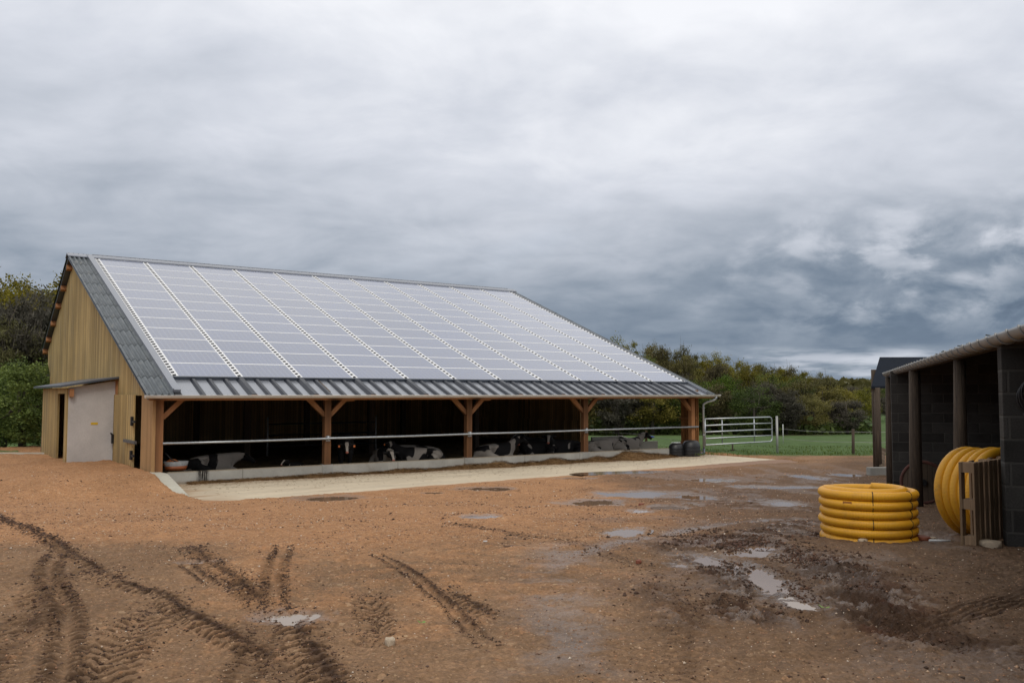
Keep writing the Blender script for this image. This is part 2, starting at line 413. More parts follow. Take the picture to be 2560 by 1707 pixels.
# cows: object colour red = how much black, green/blue shift the pattern
def _cow(t, bs, co, tc_):
    oi = t.node('ShaderNodeObjectInfo')
    cr = t.sep(oi.outputs['Color'])
    x, y, z = t.sep(co)[:3]
    off = t.comb(t.m('MULTIPLY', cr[1], 20.), t.m('MULTIPLY', cr[2], 20.), 0.)
    n = t.noise(t.vm('ADD', t.vm('MULTIPLY', co, (1., .6, .8)), off), 1.9, 1.5, .4, .3)
    blk = t.ss(t.m('SUBTRACT', cr[0], n), -.012, .012)
    at = t.node('ShaderNodeAttribute', attribute_name='part')
    ar = t.sep(at.outputs['Color'])
    head, blaze, nose = ar[0], ar[1], ar[2]
    blk = t.m('MAXIMUM', blk, t.ss(head, .4, .6))
    blk = t.m('MULTIPLY', blk, t.m('SUBTRACT', 1., t.ss(blaze, .4, .6)))
    b = t.mix(blk, (.32, .285, .245), (.009, .008, .008))
    b = t.mix(t.ss(nose, .4, .6), b, (.42, .16, .12))
    fur = t.noise(co, 30., 4, .7)
    t.put(bs.inputs['Base Color'], t.vm('SCALE', b, scale=t.lin(fur, .3, .7, .85, 1.1)))
    bs.inputs['Roughness'].default_value = .75; bs.inputs['Specular IOR Level'].default_value = .25
M['cow'] = mat('cow_hide', _cow)
M['eartag'] = simple('orange_ear_tag', (.7, .2, .05), .5)
M['horn'] = simple('cow_eye', (.01, .01, .01), .2)

def leafmat(name, cols, rough=.6):
    def fn(t, bs, co, tc_):
        oi = t.node('ShaderNodeObjectInfo')
        at = t.node('ShaderNodeAttribute', attribute_name='tone')
        tr = t.sep(at.outputs['Color'])[0]
        c = t.ramp(tr, [(0., cols[0]), (.5, cols[1]), (1., cols[2])])
        hsv = t.node('ShaderNodeHueSaturation', {'Color': c, 'Hue': t.lin(oi.outputs['Random'], 0, 1, .485, .515), 'Saturation': t.lin(t.m('FRACT', t.m('MULTIPLY', oi.outputs['Random'], 7.)), 0, 1, .8, 1.1), 'Value': t.lin(t.m('FRACT', t.m('MULTIPLY', oi.outputs['Random'], 13.)), 0, 1, .82, 1.15)})
        t.put(bs.inputs['Base Color'], hsv.outputs[0]); bs.inputs['Roughness'].default_value = rough
        bs.inputs['Specular IOR Level'].default_value = .2
        tl = t.node('ShaderNodeBsdfTranslucent', {'Color': hsv.outputs[0]})
        mx = t.node('ShaderNodeMixShader', {0: .25}); t.l.new(bs.outputs[0], mx.inputs[1]); t.l.new(tl.outputs[0], mx.inputs[2])
        o = [n for n in t.n if n.type == 'OUTPUT_MATERIAL'][0]; t.l.new(mx.outputs[0], o.inputs[0])
    return mat(name, fn)
M['leaf_olive'] = leafmat('olive_spring_leaves', [(.07, .066, .012), (.165, .150, .022), (.26, .225, .038)])
M['leaf_green'] = leafmat('green_leaves', [(.035, .05, .013), (.08, .11, .02), (.14, .175, .034)])
M['leaf_bright'] = leafmat('bright_green_leaves', [(.04, .07, .008), (.095, .155, .014), (.16, .235, .02)])
M['leaf_brown'] = leafmat('brown_budding_twigs', [(.05, .046, .018), (.095, .085, .030), (.15, .135, .045)])
M['leaf_grey'] = leafmat('bare_grey_twigs', [(.045, .042, .030), (.085, .078, .055), (.13, .118, .085)])
M['bark'] = simple('tree_bark', (.07, .058, .045), .9, 0, .35, 3., .4)

# ------------------------------------------------------------------ numpy noise
def hash2(ix, iy, s=0):
    h = (ix.astype(np.int64) * 374761393 + iy.astype(np.int64) * 668265263 + s * 974711) & 0x7fffffff
    h = (h ^ (h >> 13)) * 1274126177 & 0x7fffffff
    h = h ^ (h >> 16)
    return (h & 0xffff) / 65535.0
def vnoise(x, y, s=0):
    ix = np.floor(x); iy = np.floor(y); fx = x - ix; fy = y - iy
    fx = fx * fx * (3 - 2 * fx); fy = fy * fy * (3 - 2 * fy)
    a = hash2(ix, iy, s); b = hash2(ix + 1, iy, s); c = hash2(ix, iy + 1, s); d = hash2(ix + 1, iy + 1, s)
    return (a * (1 - fx) + b * fx) * (1 - fy) + (c * (1 - fx) + d * fx) * fy
def fbm(x, y, o=4, s=0, g=.5):
    t = 0; a = 1; n = 0
    for i in range(o):
        c_, s_ = math.cos(.6 * i), math.sin(.6 * i)
        t = t + a * vnoise((x * c_ - y * s_) * 2 ** i, (x * s_ + y * c_) * 2 ** i, s + i * 17); n += a; a *= g
    return t / n
def sm(v, a, b):
    t = np.clip((v - a) / (b - a), 0, 1); return t * t * (3 - 2 * t)

# ------------------------------------------------------------------ barn frame
YAW = .6072; BO = Vector((-9.619, 23.725, 0.0))
bd = Vector((math.cos(YAW), math.sin(YAW), 0)); bn_ = Vector((-math.sin(YAW), math.cos(YAW), 0))
def BW(x, s, z=0.): return BO + bd * x + bn_ * s + Vector((0, 0, z))
def blocal(x, y):
    qx = x - BO.x; qy = y - BO.y
    return qx * bd.x + qy * bd.y, qx * bn_.x + qy * bn_.y

# ------------------------------------------------------------------ terrain
FY = [-500, 34, 60, 100, 150, 220, 350, 600, 900, 3000]; FZ = [0, 0, -.95, -2.3, -3.6, -4.6, -4.5, 1., 5, 8]
def base_z(x, y):
    x = np.asarray(x, float); y = np.asarray(y, float)
    t = .084 * (20 - y)
    z = .5 * (t + np.sqrt(t * t + .02)) - .5 * (np.sqrt(.02) - 0) * np.exp(-np.abs(t) * 6)
    z = 1.05 - .5 * ((1.05 - z) + np.sqrt((1.05 - z) ** 2 + .01)) + .05
    X, S = blocal(x, y)
    mound = .34 * sm(S, -3.4, -.3) * (1 - sm(X, -.12, .06)) * (1 - sm(y, 31.5, 34.5))
    z = z + mound * (1 - sm(S, 21.5, 23))
    inbarn = (1 - sm(np.maximum(np.maximum(-2.5 - X, X - 22.0), np.maximum(S - 22.0, 0)), 0, 3))
    edge = np.where(x < -5, 31.8, 34.2)
    yy = np.where(y < 34, 34 + (y - 34) * 1.0, y) + (34 - edge) * 1.0
    fz = np.interp(np.maximum(yy, 34), FY, FZ)
    hill = 11 * sm(y, 108, 205) * (1 - sm(x, -5, 75)) + 7 * sm(y, 62, 120) * (1 - sm(x, -70, 0))
    hill += 6 * sm(x - .42 * y, -5, 90) * sm(y, 60, 200)
    return z + (fz + hill) * (1 - inbarn * (y < 60))
def gz(x, y): return float(base_z(np.array([x]), np.array([y]))[0])

TRACKS = [  # points, half width, style, period, strength
 ([(-4.07, 8.02), (-3.77, 7.31), (-3.51, 6.76), (-3.24, 6.33), (-2.95, 5.89), (-2.72, 5.5), (-2.47, 5.0), (-2.2, 4.39), (-1.9, 3.7), (-1.6, 3.0)], .105, 'tyre', .068, 1.),
 ([(-3.33, 6.9), (-3.3, 6.3), (-2.95, 5.6), (-2.75, 5.0), (-2.6, 4.4), (-2.4, 3.6)], .17, 'lug', .07, .45),
 ([(-9.5, 16.2), (-7.38, 12.87), (-6.06, 11.07), (-5.01, 9.56), (-4.41, 8.66), (-3.91, 7.92), (-3.53, 7.41), (-3.16, 6.89), (-2.88, 6.52), (-2.6, 6.26), (-2.37, 6.09), (-2.07, 5.62), (-1.82, 5.32), (-1.61, 5.07), (-1.3, 4.7), (-1.0, 4.2)], .115, 'lug', .085, .85),
 ([(-.9, 12.), (.6, 9.), (1.1, 7.), (1.0, 5.2), (.7, 3.8)], .14, 'lug', .09, .16),
 ([(-2.66, 7.31), (-2.37, 6.81), (-2.13, 6.44)], .06, 'groove', .05, .7),
 ([(-3.1, 8.6), (-2.6, 7.6), (-2.18, 6.85), (-1.92, 6.37), (-1.73, 6.02), (-1.45, 5.5)], .14, 'lug', .06, .6),
 ([(-2.25, 5.7), (-2.16, 5.12), (-2.06, 4.7), (-1.98, 4.3), (-1.9, 3.7)], .18, 'chev', .11, .9),
 ([(-2.17, 6.85), (-1.89, 6.32), (-1.67, 5.87)], .10, 'lug', .055, .7),
 ([(-2.2, 8.6), (-1.98, 7.6), (-1.80, 6.8), (-1.63, 6.17), (-1.48, 5.55)], .10, 'tyre', .05, .6),
 ([(-1.42, 5.6), (-1.16, 4.98), (-1.05, 4.7), (-.92, 4.39), (-.7, 3.8)], .15, 'lug', .085, 1.),
 ([(-1.45, 5.3), (-1.38, 4.9), (-1.3, 4.39), (-1.2, 3.8)], .10, 'tyre', .05, .6),
 ([(-1.2, 7.9), (-.84, 7.05), (-.7, 6.67), (-.54, 6.17), (-.38, 5.67), (-.23, 5.17), (-.1, 4.8)], .062, 'groove', .05, .8),
 ([(-.47, 6.2), (-.28, 5.84), (-.12, 5.45)], .12, 'lug', .07, .8),
 ([(-.98, 6.1), (-.86, 5.54), (-.78, 5.19), (-.74, 4.8)], .13, 'chev', .085, .55),
 ([(1.6, 4.8), (1.87, 4.98), (2.13, 5.16), (2.46, 5.38), (2.82, 5.62), (3.28, 5.94), (3.9, 6.4)], .16, 'ribs', .055, .9),
 ([(2.8, 4.6), (3.4, 5.3), (4.0, 6.0)], .14, 'lug', .09, .3),
 ([(4.6, 9.65 + 4), (2.4, 11.3), (1.46, 9.65), (.88, 8.61), (.44, 7.77), (.17, 7.18)], .16, 'wet', .1, 1.),
 ([(1.3, 8.5), (1.7, 7.77), (1.84, 6.92), (1.9, 6.12), (1.85, 5.65), (1.67, 4.94)], .17, 'wet', .1, 1.6),
]
MUD = [([(2.05, 8.84), (2.35, 8.2), (2.62, 7.42), (2.49, 6.49), (2.37, 5.82), (2.24, 5.33)], .30, 1.),
       ([(1.50, 7.5), (1.60, 6.83), (1.66, 6.2), (1.45, 5.54)], .22, .85),
       ([(1.6, 8.6), (2.3, 9.3), (3.1, 10.6), (4.2, 12.5)], .40, .55), ([(2.15, 5.05), (2.5, 4.9)], .22, .6),
       ([(5.6, 15.), (4.5, 18.), (5.5, 22.)], .9, .25), ([(1.0, 6.3), (1.05, 5.4)], .2, .3)]
PUD = [  # x, y, rx, ry, rot, seed
 (-1.36, 5.45, .17, .15, .15), (-4.11, 20.55, .62, .5, 0), (-.71, 22.48, .60, .36, 0), (3.2, 21.34, .95, .62, .1), (1.68, 18.9, .55, .5, .2),
 (4.25, 20.75, .42, .45, .4), (1.86, 5.83, .07, .13, 0), (2.18, 15.16, .18, .2, 0), (5.61, 24.7, .62, .45, .2), (6.24, 22.95, .5, .35, 0),
 (8.5, 25.6, .3, .7, .3), (3.4, 27.0, 1.0, .36, .25), (7.15, 22.8, .6, .32, .1), (3.5, 17.6, .2, .3, 0), (5.5, 18.0, .35, .6, .2),
 (-2.6, 7.4, .14, .06, .3), (1.37, 7.25, .1, .12, 0), (9.8, 26.2, .35, .4, 0), (-.51, 13.4, .25, .2, .3), (1.86, 6.6, .11, .42, -.1), (2.1, 7.9, .16, .12, 0), (1.62, 7.45, .10, .2, .2),
 (-1.9, 21.6, .2, .14, 0), (1.9, 25.2, .45, .2, .2), (1.3, 10.2, .16, .3, -.5), (2.9, 16.6, .35, .3, .2), (2.3, 8.35, .16, .2, 0)]
def poly_uv(pts, x, y):
    """distance along and across a polyline, for arrays"""
    best = np.full(x.shape, 1e9); U = np.zeros(x.shape); V = np.zeros(x.shape); acc = 0
    for (ax, ay), (bx, by) in zip(pts[:-1], pts[1:]):
        L = math.hypot(bx - ax, by - ay); tx, ty = (bx - ax) / L, (by - ay) / L
        t = np.clip((x - ax) * tx + (y - ay) * ty, 0, L)
        ex = x - ax - tx * t; ey = y - ay - ty * t; d2 = ex * ex + ey * ey; m_ = d2 < best
        best = np.where(m_, d2, best); U = np.where(m_, acc + t, U)
        V = np.where(m_, np.sqrt(d2) * np.sign(-ty * (x - ax) + tx * (y - ay)), V); acc += L
    return U, V, acc
def build_ground():
    rs = np.concatenate([np.linspace(.3, 2.9, 14), np.exp(np.arange(math.log(3.0), math.log(4.0), .006)), np.exp(np.arange(math.log(4.0), math.log(8.6), .0019)), np.exp(np.arange(math.log(8.6), math.log(46), .0046)), np.exp(np.linspace(math.log(47), math.log(3000), 90))])
    th = np.concatenate([np.linspace(-math.pi, R(-36), 70)[:-1], np.linspace(R(-36), R(36), 1010), np.linspace(R(36), math.pi, 70)[1:-1]])
    nr, nt = len(rs), len(th)
    rr, tt = np.meshgrid(rs, th, indexing='ij')
    x = rr * np.sin(tt); y = rr * np.cos(tt)
    z = base_z(x, y)
    X, S = blocal(x, y)
    edge = np.where(x < -5, 31.2, 34.2) + (fbm(x * 1.1, y * 1.1, 3, 5) - .5) * 1.6
    inb = (X > -2.0) & (X < 21.6) & (S < 21.0) & (S > -6)
    field = sm(y - edge, 0, .5) * np.where(inb & (y < 60), 0., 1.)
    field = np.where((X > 21.5) & (S > -.3) & (y > 33), np.maximum(field, sm(X, 22.0, 22.4)), field)
    near = (1 - sm(rr, 42, 60)) * (1 - field)
    slab = ((X > .1) & (X < 21.4) & (S > -4.9) & (S < 22)).astype(float)
    # general roughness of the yard
    f1 = fbm(x * .9, y * .9, 4, 1); f2 = fbm(x * 5, y * 5, 4, 2); f3 = fbm(x * 19, y * 19, 3, 3)
    dz = (f1 - .5) * .08 * sm(rr, 3, 12) + (f2 - .5) * .05 + (f3 - .5) * .028
    dark = np.zeros_like(x); wet = np.zeros_like(x)
    brk = fbm(x * 3.2, y * 3.2, 3, 11); fine = fbm(x * 26, y * 26, 2, 12)
    for pts, hw, style, per, st in TRACKS:
        xs = [p[0] for p in pts]; ys = [p[1] for p in pts]
        m_ = (x > min(xs) - 1) & (x < max(xs) + 1) & (y > min(ys) - 1) & (y < max(ys) + 1)
        if not m_.any(): continue
        U, V, L = poly_uv(pts, x[m_] + (f2[m_] - .5) * .05, y[m_] + (f2[m_] - .5) * .04)
        b = brk[m_]; fi = fine[m_]; fd = min(.9, L * .3); e = sm(U, 0, fd) * (1 - sm(U, L - fd, L)) * st
        ph = 2 * math.pi * U / per
        if style == 'tyre':
            band = np.exp(-((np.abs(V) - hw * .62) / (hw * .32)) ** 2)
            lug = sm(np.sin(ph + np.sign(V) * .8) + (fi - .5) * 1.2, -.2, .5)
            dk = band * (.22 + .78 * lug) * sm(b, .12, .34); g = np.exp(-(V / (hw * .25)) ** 2)
            ddz = -.024 * band * lug + .012 * band * (1 - lug) - .012 * g + .012 * np.exp(-((np.abs(V) - hw * 1.25) / .03) ** 2)
        elif style == 'lug':
            band = 1 - sm(np.abs(V + (b - .5) * .1), hw * .4, hw)
            lug = sm(np.sin(ph + V * 22) + (fi - .5) * 1.6, .1, .6)
            spine = np.exp(-((V - hw * .2) / (hw * .22)) ** 2)
            k = sm(b, .20, .46)
            dk = np.clip(band * lug * 1.1 + spine * .8, 0, 1) * k; ddz = (-.026 * band * lug + .016 * band * (1 - lug)) * k + spine * (fi - .5) * .03
        elif style == 'chev':
            band = 1 - sm(np.abs(V), hw * .8, hw)
            a_ = np.abs(V)
            lug = sm(np.sin(2 * math.pi * (U + a_ * 1.1) / per + np.where(V > 0, 1.6, 0)) + (fi - .5) * .9, .35, .75)
            k = sm(b, .22, .42) * (.7 + .3 * np.sin(2 * math.pi * (U + a_) / per * .5) ** 2)
            dk = np.clip(band * lug * k * 1.3, 0, 1); ddz = -.03 * band * lug * k + .010 * band * (1 - lug)
        elif style == 'groove':
            sidep = np.exp(-((np.abs(V) - hw * .75) / (hw * .3)) ** 2); lug = sm(np.sin(ph) + (fi - .5) * 2, -.3, .5)
            dk = sidep * (.3 + .7 * lug) * sm(b + .1 * np.sign(V), .30, .5); ddz = -.022 * np.exp(-(V / (hw * .5)) ** 2) + .016 * sidep * lug
        elif style == 'ribs':
            band = 1 - sm(np.abs(V), hw * .75, hw); lug = sm(np.sin(2 * math.pi * V / per), -.1, .6)
            dk = band * .55 * (1 - lug) * sm(b, .2, .4) + band * .2; ddz = band * (.012 * lug - .012)
        else:
            band = np.exp(-(V / hw) ** 2); dk = band * .1; ddz = -.02 * band
            wet[m_] = np.maximum(wet[m_], np.clip(band * e * sm(b, .25, .45), 0, 1))
        dark[m_] = np.maximum(dark[m_], dk * e * (.55 + .45 * sm(fi, .3, .6))); dz[m_] += ddz * e
    churn = np.zeros_like(x)
    for pts, hw, st in MUD:
        xs = [p[0] for p in pts]; ys = [p[1] for p in pts]
        m_ = (x > min(xs) - 2) & (x < max(xs) + 2) & (y > min(ys) - 2) & (y < max(ys) + 2)
        U, V, L = poly_uv(pts, x[m_], y[m_])
        churn[m_] = np.maximum(churn[m_], st * np.exp(-(V / hw) ** 2) * sm(brk[m_], .15, .5))
    cl = fbm(x * 8 + f2 * 2, y * 5, 4, 21, .6); cl2 = fbm(x * 20, y * 11, 3, 22)
    cl3 = fbm(x * 42, y * 24, 3, 23)
    ridge = np.abs(cl2 - .5)
    dz += churn * (np.abs(cl - .5) * .22 - .03 + (.25 - ridge) * .10 + (cl3 - .5) * .045)
    dark = np.maximum(dark, np.clip(churn * (.8 * sm(cl, .40, .56) + .5 * sm(.5 - ridge, .40, .48)), 0, 1))
    wet = np.maximum(wet, np.clip(churn * 1.6, 0, 1) * sm(.50 - cl, 0, .10))
    # wetter mud plus painted-in shade, towards the right side of the yard
    damp_shade = sm(x - .08 * y + (f1 - .5) * 3.0, -.3, 2.2) * (1 - sm(rr, 26, 36))
    wet = np.maximum(wet, damp_shade * .42 * sm(fbm(x * 1.6, y * .9, 4, 31), .52, .66))
    wet = np.maximum(wet, .8 * np.exp(-((x - .35 - .05 * (y - 6)) / .30) ** 2) * sm(brk, .35, .6) * (1 - sm(y, 8, 9.5)))
    # puddle basins
    z = z + dz * near * (1 - slab)
    for i, (cx, cy, rx, ry, rot) in enumerate(PUD):
        m_ = (np.abs(x - cx) < 3.2 * rx + .3) & (np.abs(y - cy) < 3.2 * ry + .3)
        if not m_.any(): continue
        c_, s_ = math.cos(rot), math.sin(rot); qx = ((x[m_] - cx) * c_ + (y[m_] - cy) * s_) / rx; qy = (-(x[m_] - cx) * s_ + (y[m_] - cy) * c_) / ry
        kx = max(.12, 1.3 * rx)
        q = np.sqrt(qx * qx + qy * qy) + (fbm(x[m_] / kx * 3.5 + i * 9, y[m_] / kx * 2.5, 4, 50 + i) - .5) * 1.5
        lvl = gz(cx, cy); wgt = 1 - sm(q, 1.3, 2.6)
        target = lvl + .03 * np.clip(q - 1., -.8, .5) + dz[m_] * near[m_] * .3
        z[m_] = z[m_] * (1 - wgt) + target * wgt
        wet[m_] = np.maximum(wet[m_], .85 * (1 - sm(q, 1.0, 1.7)))
    z = z - slab * .12
    z = np.where((X > 0.3) & (X < 20.8) & (S > 0), np.minimum(z, -.05), z)
    # fieldland bumps
    z = z + field * ((fbm(x * .25, y * .25, 4, 41) - .5) * .35 + (fbm(x * 3, y * 3, 2, 42) - .5) * .06 * (1 - sm(rr, 60, 120)))
    global GRID; GRID = (rs, th, z)
    # masks
    orange = sm(y + (f1 - .5) * 7 + (f2 - .5) * 7 - np.clip(x, -2, 6) * .9 + np.clip(-x - 2, 0, 9) * .25, 4.2, 12.0) * (1 - .72 * sm(x - .22 * y + (f1 - .5) * 3, .0, 2.6))
    orange = orange * (1 - .92 * sm(-x - .2 * y + (f1 - .5) * 1.2, .55, 1.3) * (1 - sm(y, 8.0, 9.6)))
    wood = np.maximum(sm(y + (fbm(x * .05, y * .05, 2, 61) - .5) * 20 - np.interp(x, [-200, -60, -20, 35, 44, 60], [58, 62, 100, 104, 118, 600]), -2, 4), sm(rr, 380, 450))
    co = np.zeros((nr * nt, 4), np.float32)
    co[:, 0] = np.clip(dark * near * 1.5, 0, 1).ravel(); co[:, 1] = np.clip(wet * near, 0, 1).ravel(); co[:, 2] = field.ravel(); co[:, 3] = orange.ravel()
    co2 = np.zeros((nr * nt, 4), np.float32); co2[:, 0] = (wood * field).ravel(); co2[:, 1] = damp_shade.ravel(); co2[:, 2] = churn.ravel(); co2[:, 3] = 1
    verts = np.stack([x.ravel(), y.ravel(), z.ravel()], 1).astype(np.float32)
    i0 = np.arange(nr - 1)[:, None] * nt; j0 = np.arange(nt)[None, :]; j1 = (j0 + 1) % nt
    quads = np.stack([i0 + j0, i0 + nt + j0, i0 + nt + j1, i0 + j1], -1).reshape(-1, 4).astype(np.int32)
    me = bpy.data.meshes.new('ground'); me.vertices.add(len(verts)); me.vertices.foreach_set('co', verts.ravel())
    tri = nt
    me.loops.add(quads.size + nt); loops = np.concatenate([quads.ravel(), np.arange(nt, dtype=np.int32)[::-1] * 1]); me.loops.foreach_set('vertex_index', loops)
    me.polygons.add(len(quads) + 1)
    me.polygons.foreach_set('loop_start', np.concatenate([np.arange(len(quads)) * 4, [quads.size]]).astype(np.int32))
    me.polygons.foreach_set('use_smooth', np.ones(len(quads) + 1, bool))
    me.update(calc_edges=True); me.validate()
    for nm, d in (('gmask', co), ('gmask2', co2)):
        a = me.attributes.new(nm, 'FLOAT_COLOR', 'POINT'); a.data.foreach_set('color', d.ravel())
    if me.polygons[len(me.polygons) // 2].normal.z < 0: me.flip_normals()
    o = bpy.data.objects.new('ground', me); col.objects.link(o); o['kind'] = 'structure'
    return o
def _ground(t, bs, co, tc_):
    a = t.node('ShaderNodeAttribute', attribute_name='gmask'); s1 = t.sep(a.outputs['Color']); dark, wet, field = s1[0], s1[1], s1[2]; orange = a.outputs['Alpha']
    b_ = t.node('ShaderNodeAttribute', attribute_name='gmask2'); s2 = t.sep(b_.outputs['Color']); wood, damp_shade, churn = s2[0], s2[1], s2[2]
    n1 = t.noise(co, .8, 5, .6); n2 = t.noise(co, 7., 5, .65); n3 = t.noise(co, 45., 4, .7); n4 = t.noise(co, 140., 2, .6)
    grey = t.mix(t.lin(n1, .3, .7), (.195, .118, .067), (.265, .160, .090))
    org = t.mix(t.lin(n2, .3, .7), (.315, .156, .070), (.445, .242, .122))
    of = t.m('MULTIPLY', orange, t.ss(t.m('ADD', n2, t.m('MULTIPLY', orange, .35)), .42, .66))
    base = t.mix(of, grey, org)
    base = t.mix(t.m('MULTIPLY', damp_shade, .78), base, (.108, .068, .044))  # dark mud colour with the right-hand shade worked into it
    base = t.vm('SCALE', base, scale=t.m('MULTIPLY', t.m('MULTIPLY', t.lin(n3, .25, .75, .60, 1.38), t.lin(t.noise(co, 18., 4, .7), .3, .7, .78, 1.18)), t.lin(n1, .3, .7, .86, 1.1)))
    # individual bits of gravel
    def specks(scale, th, colr, amt):
        vo = t.node('ShaderNodeTexVoronoi', {'Vector': co, 'Scale': scale}); vc = t.sep(vo.outputs['Color'])
        f = t.m('MULTIPLY', t.m('LESS_THAN', vo.outputs['Distance'], .36), t.m('GREATER_THAN', vc[0], th))
        return t.m('MULTIPLY', f, amt), t.mix(vc[1], *colr)
    for sc, th, cols_, amt in ((34., .80, ((.56, .40, .25), (.42, .20, .09)), .8), (16., .88, ((.52, .38, .24), (.40, .18, .08)), .75), (60., .75, ((.5, .32, .18), (.12, .07, .045)), .7), (24., .86, ((.11, .07, .045), (.16, .09, .06)), .75)):
        f, c_ = specks(sc, th, cols_, amt)
        f = t.m('MULTIPLY', f, t.lin(orange, 0, 1, .45, 1.))
        base = t.mix(t.m('MULTIPLY', f, t.m('SUBTRACT', 1., t.m('MULTIPLY', damp_shade, .5))), base, c_)
    fl = t.m('MULTIPLY', t.ss(t.noise(t.vm('MULTIPLY', co, (1., .8, 1.)), 9., 6, .75), .57, .66), .55)
    base = t.mix(fl, base, (.125, .072, .044))
    fl2 = t.m('MULTIPLY', t.ss(t.noise(t.vm('ADD', co, (7., 3., 1.)), 30., 4, .7), .62, .70), .6)
    base = t.mix(fl2, base, (.46, .32, .20))
    mudc = t.mix(t.lin(n2, .3, .7), (.045, .027, .017), (.075, .042, .026))
    mudc = t.mix(t.m('MULTIPLY', churn, t.ss(n1, .45, .6)), mudc, (.085, .036, .022))
    base = t.mix(t.m('POWER', dark, .55), base, mudc)
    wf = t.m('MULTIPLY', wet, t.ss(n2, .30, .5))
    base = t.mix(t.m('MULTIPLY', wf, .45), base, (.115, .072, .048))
    # grass
    g1 = t.noise(co, .05, 5, .6); g2 = t.noise(t.vm('MULTIPLY', co, (1., .5, 1.)), 1.3, 6, .7); g3 = t.noise(co, .5, 4, .6)
    gr = t.mix(t.lin(g1, .3, .7), (.060, .105, .028), (.085, .130, .046))
    gr = t.vm('SCALE', gr, scale=t.m('MULTIPLY', t.lin(g2, .25, .75, .62, 1.35), t.lin(g3, .3, .7, .85, 1.15)))
    gr = t.mix(t.m('MULTIPLY', t.ss(g2, .60, .74), .35), gr, (.17, .20, .13))
    wd = t.mix(g3, (.035, .03, .016), (.055, .05, .02))
    gr = t.mix(wood, gr, wd)
    base = t.mix(field, base, gr)
    t.put(bs.inputs['Base Color'], base)
    r0 = t.lin(n2, .3, .7, .72, .9)
    rr = t.mix(t.m('MULTIPLY', wf, .95), r0, .17)
    rr = t.mix(t.m('MULTIPLY', t.m('MULTIPLY', dark, .5), t.ss(n2, .45, .6)), rr, .42)
    rr = t.mix(field, rr, .9)
    t.put(bs.inputs['Roughness'], t.sep(rr)[0])
    t.put(bs.inputs['Specular IOR Level'], t.lin(t.m('MULTIPLY', wf, t.m('SUBTRACT', 1., field)), 0, 1, .12, .75))
    h = t.m('ADD', t.m('MULTIPLY', n3, .6), t.m('MULTIPLY', n4, .35))
    h = t.m('ADD', h, t.m('MULTIPLY', t.m('MULTIPLY', churn, 2.2), t.noise(t.vm('MULTIPLY', co, (1., .6, 1.)), 22., 5, .7)))
    t.put(bs.inputs['Normal'], t.bump(h, .8, .022))
def surf(x, y):
    """height of the built ground surface"""
    rs, th, z = GRID; x = np.asarray(x, float); y = np.asarray(y, float); r_ = np.hypot(x, y); a = np.arctan2(x, y)
    i = np.clip(np.searchsorted(rs, r_) - 1, 0, len(rs) - 2); j = np.clip(np.searchsorted(th, a) - 1, 0, len(th) - 2)
    f = (r_ - rs[i]) / (rs[i + 1] - rs[i]); g = (a - th[j]) / (th[j + 1] - th[j])
    return (z[i, j] * (1 - g) + z[i, j + 1] * g) * (1 - f) + (z[i + 1, j] * (1 - g) + z[i + 1, j + 1] * g) * f
def gsurf(x, y): return float(surf(x, y))
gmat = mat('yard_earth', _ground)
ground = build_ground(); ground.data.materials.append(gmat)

def _water(t, bs, co, tc_):
    oi = t.node('ShaderNodeObjectInfo')
    t.put(bs.inputs['Base Color'], oi.outputs['Color'])
    bs.inputs['Roughness'].default_value = .04; bs.inputs['Specular IOR Level'].default_value = .5; bs.inputs['IOR'].default_value = 1.33
    t.put(bs.inputs['Normal'], t.bump(t.noise(co, 9., 2, .5), .03, .004))
M['water'] = mat('muddy_water', _water)
for i, (cx, cy, rx, ry, rot) in enumerate(PUD):
    mb = MB(); n = 28; c_, s_ = math.cos(rot), math.sin(rot); k = 1.75
    vs = [(k * rx * math.cos(a) * c_ - k * ry * math.sin(a) * s_, k * rx * math.cos(a) * s_ + k * ry * math.sin(a) * c_, 0) for a in [2 * math.pi * j / n for j in range(n)]]
    mb.add(vs, [tuple(range(n))]); o = mb.build('puddle', M['water'])
    o.location = (cx, cy, gz(cx, cy) - .0035); o['kind'] = 'structure'
    o.color = (.20, .13, .085, 1) if i not in (0, 6) else (.33, .26, .20, 1)

# ------------------------------------------------------------------ apron slab in front of the barn
mb = MB(); mb.prism([(.02, -4.75), (21.4, -3.55), (21.35, .35), (20.6, .35), (20.6, -.004), (.02, -.004)], 'z', -.25, 0.)
o = mb.build('concrete_apron', M['apron']); o.location = BO; o.rotation_euler = (0, 0, YAW); o['kind'] = 'structure'
# irregular soil creeping over the slab edge: part of the yard
mb = MB(); xs = np.arange(-.1, 22.2, .06)
e_in = -4.75 + 1.2 * xs / 21.4 + .10 + .34 * (fbm(xs * 1.3, xs * 0, 4, 71) - .35) + .10 * (fbm(xs * 7, xs * 0, 3, 72) - .5) + .55 * sm(-xs, -1.3, .1)
for i in range(len(xs)):
    a = xs[i]
    mb.v += [(a, e_in[i] - 1.0, -.04), (a, e_in[i] - .45, .018), (a, e_in[i] - .12, .014), (a, e_in[i], .002)]
for i in range(len(xs) - 1):
    for k in range(3):
        mb.f.append((i * 4 + k, i * 4 + 4 + k, i * 4 + 5 + k, i * 4 + 1 + k)); mb.mi.append(0); mb.sm.append(True)
def _soil(t, bs, co, tc_):
    n2 = t.noise(co, 7., 5, .65); n3 = t.noise(co, 45., 4, .7); x = t.sep(co)[0]
    b = t.mix(t.lin(n2, .3, .7), (.30, .155, .075), (.44, .24, .115))
    b = t.mix(t.ss(x, 13., 19.), b, (.25, .15, .095))
    t.put(bs.inputs['Base Color'], t.vm('SCALE', b, scale=t.lin(n3, .25, .75, .7, 1.3)))
    bs.inputs['Roughness'].default_value = .8; t.put(bs.inputs['Normal'], t.bump(n3, .6, .015))
